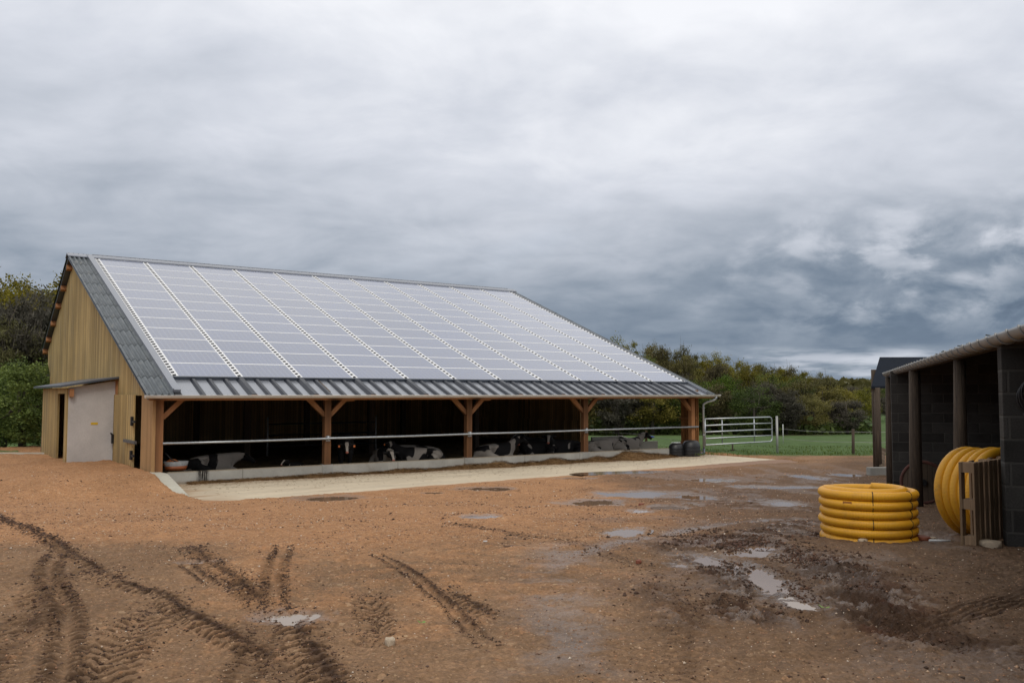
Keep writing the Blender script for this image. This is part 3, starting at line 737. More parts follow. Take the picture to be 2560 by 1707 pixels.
o = mb.build('soil', mat('orange_soil', _soil)); o.location = BO; o.rotation_euler = (0, 0, YAW); o['kind'] = 'structure'

# ================================================================== THE BARN
barn = thing('barn', 'long timber cow barn with a solar panel roof and an open front', 'barn', BO, YAW)
A = R(21.26); CA, SA, TA = math.cos(A), math.sin(A), math.tan(A)
def zroof(s): return 2.42 + (s + .45) * TA if s <= 13.9 else 8.0 - (s - 13.9) * .4925
def rpart(o): o.location = (0, -.45, 2.42); o.rotation_euler = (A, 0, 0); return o   # local: x along, y up the slope, z off the roof
LEN = 20.9
# --- walls
mb = MB(); mb.box(0, .09, .03, 1.35, .25, 2.40)
mb.build('corner_wall', M['clad_warm'], barn, bevel=.004)
mb = MB()
mb.prism([(.0, 2.40), (4.75, 2.40), (4.75, .28), (19., .28), (19., 2.9), (20.5, 3.8), (20.6, 4.42), (13.9, 7.78), (.0, 2.45)], 'x', 0., .07)
mb.build('gable_wall', M['clad'], barn)
mb = MB(); mb.box(.1, LEN, 20.4, 20.5, -.1, 4.5); mb.build('rear_wall', M['clad_in'], barn)
mb = MB(); mb.prism([(7.55, -.1), (20.4, -.1), (20.4, 4.5), (13.9, 7.7), (7.55, 5.25)], 'x', LEN - .05, LEN + .04)
mb.prism([(7.55, -.1), (20.4, -.1), (20.4, 1.18), (7.55, 1.18)], 'x', LEN - .085, LEN - .052)
mb.prism([(0., 2.42), (7.55, 2.62), (7.55, 5.25), (0, 2.45)], 'x', LEN - .05, LEN + .04)
mb.build('right_gable_wall', M['clad_in'], barn)
mb = MB(); mb.box(LEN - .14, LEN - .0, 7.40, 7.53, -.1, 5.1); mb.build('door_post', M['timber_tan'], barn)
mb = MB(); mb.box(LEN - .05, LEN + .0, .05, .98, .02, 2.6)
for k in range(6): mb.box(LEN - .085, LEN - .052, .10 + k * .16, .15 + k * .16, .02, 2.5)
mb.build('side_wall_panel', M['clad_red'], barn)
for z_ in (1.42, .42): MB().box(LEN - .13, LEN - .088, .05, .98, z_, z_ + .08).build('ledger', M['timber'], barn)
# --- posts with braces
for i, X in enumerate((.02, 5., 10., 15., 20.55)):
    mb = MB(); x0, x1 = (X + .07, X + .26) if i == 0 else (X - .1, X + .1)
    mb.box(x0, x1, .0, .20, .27 if i == 0 else .33, 2.36)
    o = mb.build('post', M['timber'], barn, bevel=.006)
    xc = (x0 + x1) / 2
    for sg in ((1,) if i == 0 else (-1, 1) if i < 4 else (-1,)):
        m2 = MB(); m2.beam((xc + sg * .08, .1, 1.80), (xc + sg * .62, .1, 2.33), .13, .13, (0, 1, 0)); m2.build('brace', M['timber'], o, bevel=.005)
    if 0 < i < 4:
        m2 = MB(); m2.box(X + .45, X + .85, .02, .18, 2.22, 2.30); m2.build('corbel', M['timber'], o)
        m2 = MB(); m2.box(X - .17, X + .17, -.012, .19, -.1, .336); m2.build('plinth', M['conc'], o)
        m2 = MB(); m2.tube([(X - .02, -.06, 1.06), (X - .02, -.06, 1.20)], .03, 8); m2.box(X - .07, X + .07, -.012, -.0, 1.03, 1.19); m2.build('rail_clamp', M['galv'], o)
mb = MB(); mb.box(.1, LEN, .02, .18, 2.361, 2.50); mb.build('eaves_beam', M['timber'], barn)
for X in (5, 10, 15):
    for s_ in (7.5, 14.2):
        mb = MB(); mb.box(X - .11, X + .11, s_ - .11, s_ + .11, 0, zroof(s_) - .35)
        mb.beam((X, s_, zroof(s_) - 1.4), (X, s_ - 1.0, zroof(s_ - 1.0) - .35), .14, .14, (1, 0, 0)); mb.build('inner_post', M['oldwood'], barn)
for X in (.2, 5, 10, 15, 20.6):
    mb = MB(); mb.beam((X, 0, zroof(0) - .22), (X, 13.8, zroof(13.8) - .22), .12, .28); mb.beam((X, 14., zroof(14.) - .25), (X, 20.4, zroof(20.4) - .25), .12, .28); mb.build('rafter', M['oldwood'], barn)
# --- front rail and kerb
mb = MB()
pr_ = [(.26, -.06, 1.115), (2.6, -.06, 1.107), (5., -.06, 1.112), (5.01, -.06, 1.122), (7.5, -.06, 1.112), (10., -.06, 1.117), (10.01, -.06, 1.127), (12.5, -.06, 1.115), (15., -.06, 1.12), (15.01, -.06, 1.13), (20.75, -.06, 1.125)]
mb.tube(pr_, .034, 10); mb.build('front_rail', M['galv'], barn)
mb = MB(); mb.box(.42, 19.2, .0, .14, -.2, .333); mb.build('feed_kerb', M['kerb'], barn, bevel=.01)
mb = MB()
mb.add([(-.14, .1, .36), (.20, .1, .36), (-.14, -.35, .335), (.34, -.30, .335), (-.10, -3.1, .02), (.17, -3.1, .02), (-.14, .1, -.2), (.2, .1, -.2), (-.10, -3.1, -.3), (.17, -3.1, -.3), (.34, -.3, -.2), (-.14, -.35, -.2)],
       [(0, 1, 3, 2), (2, 3, 5, 4), (1, 7, 10, 3), (3, 10, 9, 5), (4, 5, 9, 8), (0, 2, 11, 6), (2, 4, 8, 11), (0, 6, 7, 1)])
mb.build('sloping_kerb', M['conc_pale'], barn, bevel=.01)
mb = MB(); mb.box(-1.62, .0, 4.55, 10.4, .1, .30); mb.box(-.12, 0, 1.2, 4.55, .1, .30); mb.build('footing', M['conc_pale'], barn)
mb = MB(); mb.box(.15, 20.8, .15, 20.4, -.12, -.07); mb.build('floor_slab', M['conc'], barn)
# --- roof
mb = MB(); mb.box(-.22, 21.38, .06, 15.42, -.16, -.10); rpart(mb.build('roof_deck', M['darkmetal'], barn))
def corrugated(x0, x1, t0, t1, rows, h=-.02, period=.168, amp=.032, sub=8):
    mb = MB(); mb.smooth = True; nx = max(2, int((x1 - x0) / period * sub)); L = (t1 - t0) / rows
    for r_ in range(rows):
        vs = []; a = t0 + r_ * L; b = a + L + .06
        for j, (tt, hh) in enumerate(((a, h + .010), (a, h + .004), (b, h))):
            for i in range(nx + 1):
                x = x0 + (x1 - x0) * i / nx; vs.append((x, tt, hh + amp * math.sin(2 * math.pi * (x - x0) / period) + random.uniform(-.001, .001)))
        fs = [(j * (nx + 1) + i, j * (nx + 1) + i + 1, (j + 1) * (nx + 1) + i + 1, (j + 1) * (nx + 1) + i) for j in range(2) for i in range(nx)]
        # underside edge at the lower end
        mb.add(vs, fs)
    return mb
rpart(corrugated(-.25, .44, .02, 15.35, 11).build('corrugated_strip', M['fibre'], barn))
rpart(corrugated(21.13, 21.43, .02, 15.35, 11).build('corrugated_strip', M['fibre'], barn))
rear = corrugated(-.25, 21.43, 0, 7.9, 6, 0., .177, .026, 4).build('rear_roof', M['fibre'], barn)
rear.location = (21.18, 20.98, 4.52); rear.rotation_euler = (math.atan(.4925), 0, math.pi)
mb = MB(); mb.prism([(13.9, 7.86), (20.95, 4.39), (20.95, 4.46), (13.9, 7.93)], 'x', -.2, 21.38); mb.build('rear_roof_deck', M['darkmetal'], barn)
for s_, z_ in ((14.35, 7.50), (15.76, 6.80), (17.05, 6.17), (18.4, 5.5), (19.72, 4.86), (20.72, 4.36)):
    mb = MB(); mb.obox((.0, s_, z_ + .02), (.20, 0, 0), (0, .075 * .9, -.075 * .44), (0, .10 * .44, .10 * .9)); mb.build('purlin', M['timber'], barn, bevel=.005)
mb = MB(); mb.box(.44, .66, .25, 15.4, -.03, .055); mb.box(.44, .475, .25, 15.4, .0551, .085); mb.build('left_flashing', M['flash'], barn, bevel=.006); rpart(bpy.data.objects['left_flashing'])
mb = MB(); mb.box(.475, .655, .02, .25, -.09, -.02); rpart(mb.build('flashing_end', M['iron'], barn))
mb = MB(); mb.box(21.09, 21.13, .25, 15.2, -.05, .03); rpart(mb.build('right_flashing', M['flash'], barn))
mb = MB(); mb.box(.66, 21.08, 15.06, 15.42, -.03, .05); mb.box(.66, 21.08, 15.40, 15.46, .0501, .075); rpart(mb.build('top_flashing', M['flash'], barn, bevel=.005))
mb = MB(); mb.prism([(13.55, 7.92), (13.9, 8.07), (14.25, 7.92), (14.25, 7.88), (13.9, 8.03), (13.55, 7.88)], 'x', -.27, 21.45); mb.build('ridge_cap', M['flash'], barn)
AX, AW, T0, RH = .776, 1.8364, 1.41, 1.1345
mb = MB(); mb.box(.66, 21.08, .04, 1.40, -.10, -.07)
rpart(mb.build('eaves_sheet', M['pan'], barn))
for i in range(12):
    x0 = AX + i * AW
    for k, hw, hh_ in (([(.46, .085, .065), (.92, .085, .065), (1.38, .085, .065)] if i < 11 else []) + ([(0, .14, .085)] if 0 < i < 11 else [])):
        mb = MB(); q = x0 + k; y1_ = 1.335
        mb.add([(q - hw, .02, -.069), (q - hw * .45, .02, -.069 + hh_), (q + hw * .45, .02, -.069 + hh_), (q + hw, .02, -.069), (q - hw, y1_, -.069), (q - hw * .45, y1_, -.069 + hh_), (q + hw * .45, y1_, -.069 + hh_), (q + hw, y1_, -.069)],
               [(0, 1, 2, 3), (0, 4, 5, 1), (1, 5, 6, 2), (2, 6, 7, 3), (4, 7, 6, 5)])
        rpart(mb.build('sheet_rib', M['rib'], barn))
mb = MB()
for i in range(1, 11): mb.box(AX + i * AW - .09, AX + i * AW + .09, .0, .0195, -.10, -.005)
for i in range(11):
    for k in (.46, .92, 1.38): mb.box(AX + i * AW + k - .05, AX + i * AW + k + .05, .005, .0195, -.10, -.03)
mb.box(-.2, 21.3, -.02, .03, -.155, -.1015)
rpart(mb.build('eaves_board', M['timber'], barn))
mb = MB(); mb.box(.68, 21.08, T0 - .07, T0 - .003, -.06, .022); rpart(mb.build('lower_trim', M['darkmetal'], barn))
# --- solar panels: 11 columns of 12, each one copied with its own object
pw, ph = AW - .16, RH - .004
mb = MB(); mb.cur = 1
mb.box(0, pw, 0, .046, -.04, .006); mb.box(0, pw, ph - .016, ph, -.04, .006); mb.box(0, .02, .0465, ph - .0165, -.04, .005); mb.box(pw - .02, pw, .0465, ph - .0165, -.04, .005)
mb.cur = 0; mb.box(.0205, pw - .0205, .0465, ph - .0165, -.035, .002)
proto = mb.build('solar_panel', [M['pv'], M['alu']], barn)
cells = [(i, j) for i in range(11) for j in range(12)]
camv = Vector(CAM)
def pdist(c):
    x = AX + (c[0] + .5) * AW; t = T0 + (c[1] + .5) * RH
    return (BW(x, -.45 + t * CA, 2.42 + t * SA) - camv).length
cells.sort(key=pdist)
def place_on_roof(o, x, t): o.rotation_euler = (A, 0, 0); o.location = (x, -.45 + t * CA, 2.42 + t * SA)
for k, (i, j) in enumerate(cells[:100]):
    o = proto if k == 0 else proto.copy()
    if k: col.objects.link(o)
    o.parent = barn; place_on_roof(o, AX + i * AW + .08, T0 + j * RH)
base_me = proto.data; bm = bmesh.new()
for (i, j) in cells[100:]:
    tmp = bmesh.new(); tmp.from_mesh(base_me)
    # keep the cell grid aligned with each panel: shift by whole cells is not needed, the material reads local x and y
    bmesh.ops.translate(tmp, verts=tmp.verts, vec=(AX + i * AW + .08, T0 + j * RH, 0)); me_t = bpy.data.meshes.new('t'); tmp.to_mesh(me_t); tmp.free(); bm.from_mesh(me_t); bpy.data.meshes.remove(me_t)
me = bpy.data.meshes.new('solar_panels'); bm.to_mesh(me); bm.free()
for m_ in base_me.materials: me.materials.append(m_)
o = bpy.data.objects.new('solar_panels', me); col.objects.link(o); o.parent = barn; rpart(o); o['kind'] = 'stuff'
# --- slotted strips between the columns
mb = MB(); mb.cur = 0; SL = 12 * RH
mb.box(-.078, .078, 0, SL, -.045, .004); mb.cur = 1
np_ = 60; pit = SL / np_
for k in range(np_):
    a = k * pit + pit * .25; mb.add([(-.058, a - .02, .009), (.044, a + .02, .009), (.044, a + pit * .60, .009), (-.058, a + pit * .60 - .04, .009)], [(0, 1, 2, 3)])
sp = mb.build('slotted_strip', [M['alu'], M['blackslot']], barn)
for i in range(12):
    o = sp if i == 0 else sp.copy()
    if i: col.objects.link(o)
    o.parent = barn; place_on_roof(o, AX + i * AW, T0)
# --- gutter and downpipe
def half_pipe(x0, x1, r_, cy, cz, th=.008, n=12, sections=1):
    mb = MB(); mb.smooth = True; out = [(cy + r_ * math.cos(a), cz + r_ * math.sin(a)) for a in [math.pi + math.pi * k / n for k in range(n + 1)]]
    inn = [(cy + (r_ - th) * math.cos(a), cz + (r_ - th) * math.sin(a)) for a in [math.pi + math.pi * k / n for k in range(n + 1)]]
    poly = out + inn[::-1]
    vs = []; m_ = len(poly); xs_ = [x0 + (x1 - x0) * k / sections for k in range(sections + 1)]
    for x in xs_: vs += [(x, p, q) for p, q in poly]
    fs = [(k * m_ + i, (k + 1) * m_ + i, (k + 1) * m_ + (i + 1) % m_, k * m_ + (i + 1) % m_) for k in range(sections) for i in range(m_)]
    mb.add(vs, fs); return mb
mb = half_pipe(-.32, 21.5, .072, -.53, 2.395); mb.smooth = False
mb.tube([(-.32, -.605, 2.398), (21.5, -.605, 2.398)], .012, 6)
mb.box(-.325, -.32, -.598, -.462, 2.35, 2.415); mb.box(21.5, 21.505, -.598, -.462, 2.35, 2.415)
g = mb.build('gutter', simple('pale_zinc', (.60, .58, .54), .45, .3, .15, 3.), barn)
mb = MB(); mb.tube([(21.3, -.53, 2.36), (21.3, -.53, 2.27), (21.25, -.48, 2.20), (21.1, -.25, 2.12), (21.02, -.13, 2.04), (21.01, -.11, 1.95), (21.01, -.11, .25)], .045, 10)
mb.tube([(21.01, -.11, 1.86), (21.01, -.11, 1.89)], .056, 10); mb.tube([(21.01, -.11, .78), (21.01, -.11, .81)], .056, 10)
d_ = mb.build('downpipe', M['galv'], barn)
mb = MB(); mb.tube([(21.01, -.11, .26), (21.01, -.11, .06), (20.5, -.1, .05)], .06, 10); mb.build('pipe_foot', M['darkmetal'], d_)
# --- side door leaf
mb = MB(); mb.box(-.10, -.045, 1.90, 4.70, .36, 2.42); dr = mb.build('side_door', M['clad'], barn, bevel=.004)
for z_ in (.72, 1.68):
    mb = MB(); mb.box(-.15, -.103, 1.55, 2.02, z_ - .05, z_ + .01); mb.box(-.16, -.10, 1.86, 1.98, z_ - .14, z_ + .12); mb.build('hinge', M['iron'], dr)
mb = MB(); mb.box(-.19, -.115, 1.30, 2.75, 1.05, 1.13); mb.build('latch_bar', simple('grey_bar', (.10, .10, .10), .6, .2), dr)
mb = MB(); mb.box(-.16, -.103, 4.52, 4.66, .92, 1.2); mb.tube([(-.13, 4.6, 1.2), (-.19, 4.56, 1.24), (-.19, 4.45, 1.2)], .02, 6); mb.build('handle', M['iron'], dr)
# --- lean-to on the gable
mb = MB(); mb.prism([(-1.37, .30), (-.0, .30), (-.0, 2.86), (-1.37, 2.63)], 'y', 4.75, 4.83); an = mb.build('white_panel_wall', M['render'], barn)
mb = MB(); mb.box(-.73, -.53, 4.742, 4.748, 1.50, 1.57)
mb.build('yellow_notice', M['ylabel'], an)
mb = MB(); mb.box(-1.42, -1.36, 4.76, 5.12, .30, 2.62); mb.box(-1.42, -1.36, 6.55, 10.1, .30, 2.62); mb.box(-1.42, -1.36, 5.12, 6.55, 2.45, 2.62); mb.build('lean_to_wall', M['clad'], barn)
mb = MB(); mb.box(-1.35, 0, 10.0, 10.08, .3, 2.62); mb.build('lean_to_back', M['clad'], barn)
mb = MB(); mb.add([(-1.62, 4.5, 2.64), (0, 4.5, 2.92), (0, 11., 2.92), (-1.62, 11., 2.64), (-1.62, 4.5, 2.70), (0, 4.5, 2.98), (0, 11., 2.98), (-1.62, 11., 2.70)], [(0, 1, 2, 3), (7, 6, 5, 4), (0, 4, 5, 1), (1, 5, 6, 2), (2, 6, 7, 3), (3, 7, 4, 0)])
mb.build('lean_to_roof', M['darkmetal'], barn)
mb = MB(); mb.box(-1.36, -1.24, 4.60, 4.748, 2.36, 2.60); mb.build('beam_end', M['timber'], barn)
MB().box(-.06, .0, 4.66, 4.748, 2.42, 2.86).build('trim_board', M['timber'], barn)

# ------------------------------------------------------------------ bedding, fodder
def bpl(o): o.location = BO; o.rotation_euler = (0, 0, YAW); return o
mb = MB(); mb.smooth = True; nx, ny = 150, 90
gx = np.linspace(.3, 20.85, nx); gy = np.concatenate([np.linspace(.145, 6, 60), np.linspace(6.2, 20.3, 30)])
XX, YY = np.meshgrid(gx, gy); ZZ = .03 + (fbm(XX * .8, YY * .8, 3, 81) - .5) * .14 + (fbm(XX * 4, YY * 4, 4, 82) - .5) * .13 + .03 * sm(YY, .3, 2)
mb.add(np.stack([XX.ravel(), YY.ravel(), ZZ.ravel()], 1).tolist(), [(j * nx + i, j * nx + i + 1, (j + 1) * nx + i + 1, (j + 1) * nx + i) for j in range(ny - 1) for i in range(nx - 1)])
tag(bpl(mb.build('straw_bedding', mat('bedding', M['bed'] and _straw((.05, .035, .018), (.15, .105, .05), (.30, .22, .11))))), kind='stuff')
fod_mat = mat('fodder_straw', _straw((.07, .04, .018), (.20, .115, .05), (.38, .25, .12), 22.))
mb = MB(); nx = 420; xs = np.linspace(.9, 19.4, nx)
hh = .03 + .30 * (fbm(xs * .9, xs * 0, 3, 91) - .30) * sm(xs, 3., 6.5)
for c_, a_, w_ in ((9.1, .05, .5), (12.2, .08, .5), (13.6, .10, .5), (16.9, .15, .45), (17.8, .10, .6), (18.6, .06, .5)): hh = hh + a_ * np.exp(-((xs - c_) / w_) ** 2)
hh = np.clip(hh, .008, .32); ww = .12 + hh * 2.2 + .3 * fbm(xs * 2.2, xs * 0, 3, 92)
rows_ = 9; vv = []
for i in range(nx):
    for k in range(rows_):
        f = k / (rows_ - 1); y = -.004 - f * ww[i]; z = hh[i] * (1 - f) ** 1.1 * (1 if k else .92) + .05 * (fbm(np.array([xs[i] * 9]), np.array([y * 9]), 3, 93)[0] - .45) * (1 if 0 < k < rows_ - 1 else 0)
        vv.append((xs[i], y, max(z, .002) if k < rows_ - 1 else -.01))
mb.smooth = True; mb.add(vv, [(i * rows_ + k, (i + 1) * rows_ + k, (i + 1) * rows_ + k + 1, i * rows_ + k + 1) for i in range(nx - 1) for k in range(rows_ - 1)]); mb.smooth = False
for k in range(7000):
    x = random.uniform(.9, 19.3); i = int((x - .9) / 18.5 * (nx - 1)); f = random.random() ** 1.4; y = -.01 - f * (ww[i] + .25 * random.random() ** 3)
    z = max(hh[i] * max(0, 1 - -y / ww[i]) + .015, .006) + random.uniform(-.005, .02)
    a = random.uniform(0, math.pi); l = random.uniform(.03, .09); wd = .005; dx_, dy_ = math.cos(a) * l, math.sin(a) * l; e = random.uniform(-.02, .03)
    mb.add([(x - dx_, y - dy_, z), (x + dx_, y + dy_, z + e), (x + dx_ - wd * math.sin(a), y + dy_ + wd * math.cos(a), z + e + .004), (x - dx_ - wd * math.sin(a), y - dy_ + wd * math.cos(a), z + .004)], [(0, 1, 2, 3)])
tag(bpl(mb.build('spilled_fodder', fod_mat)), kind='stuff')
mb = MB()
for k in range(1500):   # loose bits scattered further out on the slab
    x = random.uniform(.6, 20.5); y = -.3 - abs(random.gauss(0, 1)) * 1.3
    if y < -4.3 + 1.2 * x / 21.4: continue
    a = random.uniform(0, math.pi); l = random.uniform(.01, .05); dx_, dy_ = math.cos(a) * l, math.sin(a) * l; wd = random.uniform(.004, .014)
    mb.add([(x - dx_, y - dy_, .006), (x + dx_, y + dy_, .010), (x + dx_ - wd * math.sin(a), y + dy_ + wd * math.cos(a), .014), (x - dx_ - wd * math.sin(a), y - dy_ + wd * math.cos(a), .008)], [(0, 1, 2, 3)])
tag(bpl(mb.build('scattered_straw', fod_mat)), kind='stuff')

# ------------------------------------------------------------------ cows
def skin_body(name, verts, edges, root=0, sub=2):
    """verts: (x,y,z,rx,ry)"""
    me = bpy.data.meshes.new(name); me.from_pydata([v[:3] for v in verts], edges, [])
    o = bpy.data.objects.new(name, me); col.objects.link(o)
    sk = o.modifiers.new('s', 'SKIN'); sk.use_smooth_shade = True
    if not me.skin_vertices: me.skin_vertices.new()
    for i, v in enumerate(verts):
        me.skin_vertices[0].data[i].radius = (v[3], v[4] if len(v) > 4 else v[3]); me.skin_vertices[0].data[i].use_root = (i == root)
    sb = o.modifiers.new('d', 'SUBSURF'); sb.levels = sub; sb.render_levels = sub
    dg = bpy.context.evaluated_depsgraph_get(); ev = o.evaluated_get(dg); m2 = bpy.data.meshes.new_from_object(ev)
    bpy.data.objects.remove(o); bpy.data.meshes.remove(me); m2.name = name; m2.materials.clear(); m2.materials.append(M['cow'])
    m2.polygons.foreach_set('use_smooth', [True] * len(m2.polygons)); return m2
def mask_head(me, h0, h1, up=(0, 0, 1), blaze=.05):
    h0, h1 = Vector(h0), Vector(h1); d = h1 - h0; L = d.length; d.normalize(); u = Vector(up); u = (u - d * u.dot(d)).normalized(); sd = d.cross(u)
    at = me.attributes.new('part', 'FLOAT_COLOR', 'POINT'); dat = np.zeros((len(me.vertices), 4), np.float32); dat[:, 3] = 1
    for i, v in enumerate(me.vertices):
        p = v.co - h0; t = p.dot(d) / L; a = p.dot(sd); b = p.dot(u); rad = math.hypot(a, b)
        if t > -.22 and rad < .34 and t < 1.5:
            dat[i, 0] = 1
            if abs(a) < blaze * (1.25 - .5 * max(t, 0)) and b > .02 and t > -.05: dat[i, 1] = 1
            if t > .93: dat[i, 2] = 1; dat[i, 0] = 0
    at.data.foreach_set('color', dat.ravel())
def cow_graph(lying=True, turn=0., low=0.):
    """cow with its body centred on the origin, facing +x. turn: head turned sideways (rad)"""
    V = []; E = []
    def v(*a): V.append(a); return len(V) - 1
    def e(a, b): E.append((a, b))
    if lying:
        pel = v(-.62, 0, .46, .25, .25); mid = v(-.1, 0, .43, .38, .34); che = v(.42, 0, .44, .31, .33); nk = v(.72, 0, .60, .20, .24)
        tail = v(-.88, 0, .40, .17, .17)
    else:
        pel = v(-.68, 0, 1.12, .25, .24); mid = v(-.05, 0, 1.02, .33, .33); che = v(.48, 0, 1.02, .27, .32); nk = v(.78, 0, 1.16, .17, .22)
        tail = v(-.88, 0, 1.10, .14, .14)
    e(pel, mid); e(mid, che); e(che, nk); e(pel, tail)
    nz = V[nk][2]
    ct, st = math.cos(turn), math.sin(turn)
    def hp(f, side, z): return (.72 + .06 + f * ct - side * st, f * st + side * ct, nz + z)
    hz = .30 - low
    n2 = v(*hp(.26, 0, .6 * hz + .05), .125, .15); e(nk, n2)
    pol = v(*hp(.44, 0, hz), .115, .12); e(n2, pol)
    fac = v(*hp(.64, 0, hz - .09), .09, .10); e(pol, fac)
    muz = v(*hp(.86, 0, hz - .22), .068, .065); e(fac, muz)
    for sg in (-1, 1):
        a = v(*hp(.40, sg * .16, hz + .05), .032, .045); b = v(*hp(.37, sg * .30, hz + .03), .022, .05); e(pol, a); e(a, b)
    for sg in (-1, 1):
        if lying:
            hip = v(-.50, sg * .24, .62, .10, .10); e(pel, hip)
            th = v(-.45, sg * .34, .28, .17, .17); e(pel, th)
            stf = v(-.05, sg * .50, .17, .10, .10); e(th, stf); hk = v(-.50, sg * .56, .08, .055, .055); e(stf, hk); hf = v(-.18, sg * .64, .045, .045, .045); e(hk, hf)
            sh = v(.52, sg * .24, .26, .12, .12); e(che, sh); kn = v(.88, sg * .27, .12, .07, .07); e(sh, kn); h2 = v(.62, sg * .36, .05, .045, .05); e(kn, h2)
        else:
            hip = v(-.62, sg * .22, 1.27, .08, .08); e(pel, hip)
            th = v(-.66, sg * .18, .84, .16, .13); e(pel, th); hk = v(-.80, sg * .17, .48, .055, .07); e(th, hk); ft = v(-.72, sg * .17, .10, .04, .045); e(hk, ft); f3 = v(-.67, sg * .17, .03, .05, .05); e(ft, f3)
            sh = v(.52, sg * .16, .74, .11, .11); e(che, sh); kn = v(.52, sg * .15, .42, .055, .06); e(sh, kn); ft = v(.52, sg * .15, .10, .038, .042); e(kn, ft); f3 = v(.55, sg * .15, .03, .05, .05); e(ft, f3)
    if lying: a = v(-1.0, .05, .25, .04, .04); e(tail, a); b = v(-.95, .18, .08, .03, .03); e(a, b)
    else: a = v(-.98, 0, .85, .03, .03); e(tail, a); b = v(-.98, 0, .45, .025, .025); e(a, b); c_ = v(-.98, 0, .28, .04, .04); e(b, c_)
    h0 = V[pol][:3]; h1 = V[muz][:3]
    return V, E, h0, h1, (ct, st)
cow_meshes = {}
for key, kw in dict(lie=dict(), lie_left=dict(turn=.9), lie_right=dict(turn=-.8), lie_low=dict(low=.28), stand=dict(lying=False, low=.50)).items():
    V_, E_, h0, h1, cs = cow_graph(**kw); m_ = skin_body('cow_' + key, V_, E_); mask_head(m_, h0, h1, (0, 0, 1), .055 if key != 'stand' else .045); cow_meshes[key] = (m_, h0, h1, cs)
def cow(label, X, s, rot, key, black, pat, scale=1., z=-.04, tags=False):
    me_, h0, h1, (ct, st) = cow_meshes[key]
    root = thing('cow', label, 'cow', BW(X, s, z), YAW + R(rot), 'cows in the barn'); root.scale = (scale * .9,) * 3
    b = bpy.data.objects.new('body', me_); col.objects.link(b); b.parent = root; b.color = (black, pat[0], pat[1], 1)
    h0 = Vector(h0); h1 = Vector(h1)
    side = Vector((-st, ct, 0))
    for sg in (-1, 1):
        mb = MB(); c_ = h0 * .72 + h1 * .28 + side * sg * .098 + Vector((0, 0, .025)); mb.lathe([(.001, -.018), (.013, -.013), (.018, 0), (.013, .013), (.001, .018)], c_, 8); mb.build('eye', M['horn'], root)
        if tags:
            mb = MB(); c_ = h0 + side * sg * .26 + Vector((ct, st, 0)) * .02 + Vector((0, 0, -.01)); mb.obox(c_, Vector((ct, st, 0)) * .004, side * .03, (0, 0, .035)); mb.build('ear_tag', M['eartag'], root)
    return root
cow('spotted cow lying alone in the dark left bay of the barn', 2.3, 2.4, 8, 'lie_low', .47, (.35, .6), .95)
cow('black cow standing behind the rail, just right of the first inner post', 6.35, 1.75, -112, 'stand', .80, (.1, .2), 1., tags=True)
cow('small dark calf lying beside the second front post of the barn', 4.55, 1.5, -140, 'lie', .62, (.7, .1), .55)
cow('cow lying with its white-striped face turned to the yard', 7.75, 1.75, -105, 'lie_low', .52, (.55, .15), 1.)
cow('cow with black shoulders and pale chest, lying right of the striped face', 8.85, 1.35, 165, 'lie_right', .50, (.95, .3), 1., tags=True)
cow('mostly white cow lying behind others before the third post', 9.75, 2.9, 172, 'lie_low', .36, (.15, .85), .95)
cow('black cow with a broad white belt, lying right of the third post', 12.0, 1.45, 5, 'lie', .51, (.42, .45), 1.05)
cow('black and white cow lying in the middle of the crowded bay', 14.35, 2.1, 175, 'lie_left', .55, (.3, .9), 1.)
cow('black cow at the back of the herd with raised ears', 15.7, 3.9, 190, 'lie', .70, (.75, .65), 1.05)
cow('nearly all black cow lying against the fourth post', 15.6, 2.0, 178, 'lie_left', .78, (.2, .5), 1.05)
cow('white cow with a black back patch, lying right of the fourth post', 17.2, 1.9, 4, 'lie_low', .36, (.63, .22), 1.)
cow('pale spotted cow lying at the open right end of the barn', 18.75, 2.0, 2, 'lie', .44, (.48, .7), 1.)

# ------------------------------------------------------------------ small things round the barn
t = thing('feed_barrier', 'dim steel feed barrier at the back of the dark left bay', 'barrier', BW(5.4, 6.4, .2), YAW)
mb = MB()
for z_ in (.35, .75, 1.15): mb.tube([(0, 0, z_), (4.3, 0, z_)], .025, 8)
mb.build('rail', M['iron'], t)
for x_ in (0, 4.3): mb = MB(); mb.tube([(x_, 0, 0), (x_, 0, 1.4)], .04, 8); mb.build('upright', M['galv_dull'], t)
t = thing('feed_tub', 'orange tub with a white rim tucked behind the left corner post', 'tub', BW(.78, .62, .335), YAW)
mb = MB(); mb.lathe([(.001, 0), (.27, 0), (.31, .12), (.30, .12), (.26, .02), (.001, .02)], n=20, squash=.7); mb.build('basin', M['orange'], t)
mb = MB(); mb.lathe([(.312, .121), (.34, .24), (.33, .245), (.302, .121)], n=20, squash=.7); mb.build('rim', M['rimw'], t)
mb = MB(); mb.tube([(-.32, -.1, .5), (-.15, -.16, .30), (.12, -.2, .17)], .018, 6); mb.build('handle', M['iron'], t)
mb = MB(); mb.smooth = True; mb.lathe([(.25, .15), (.18, .24), (.08, .30), (.001, .31)], (-.1, 0, 0), 12, .6); mb.build('contents', simple('orange_feed', (.34, .11, .03), .9, 0, .4, 30., .6), t)
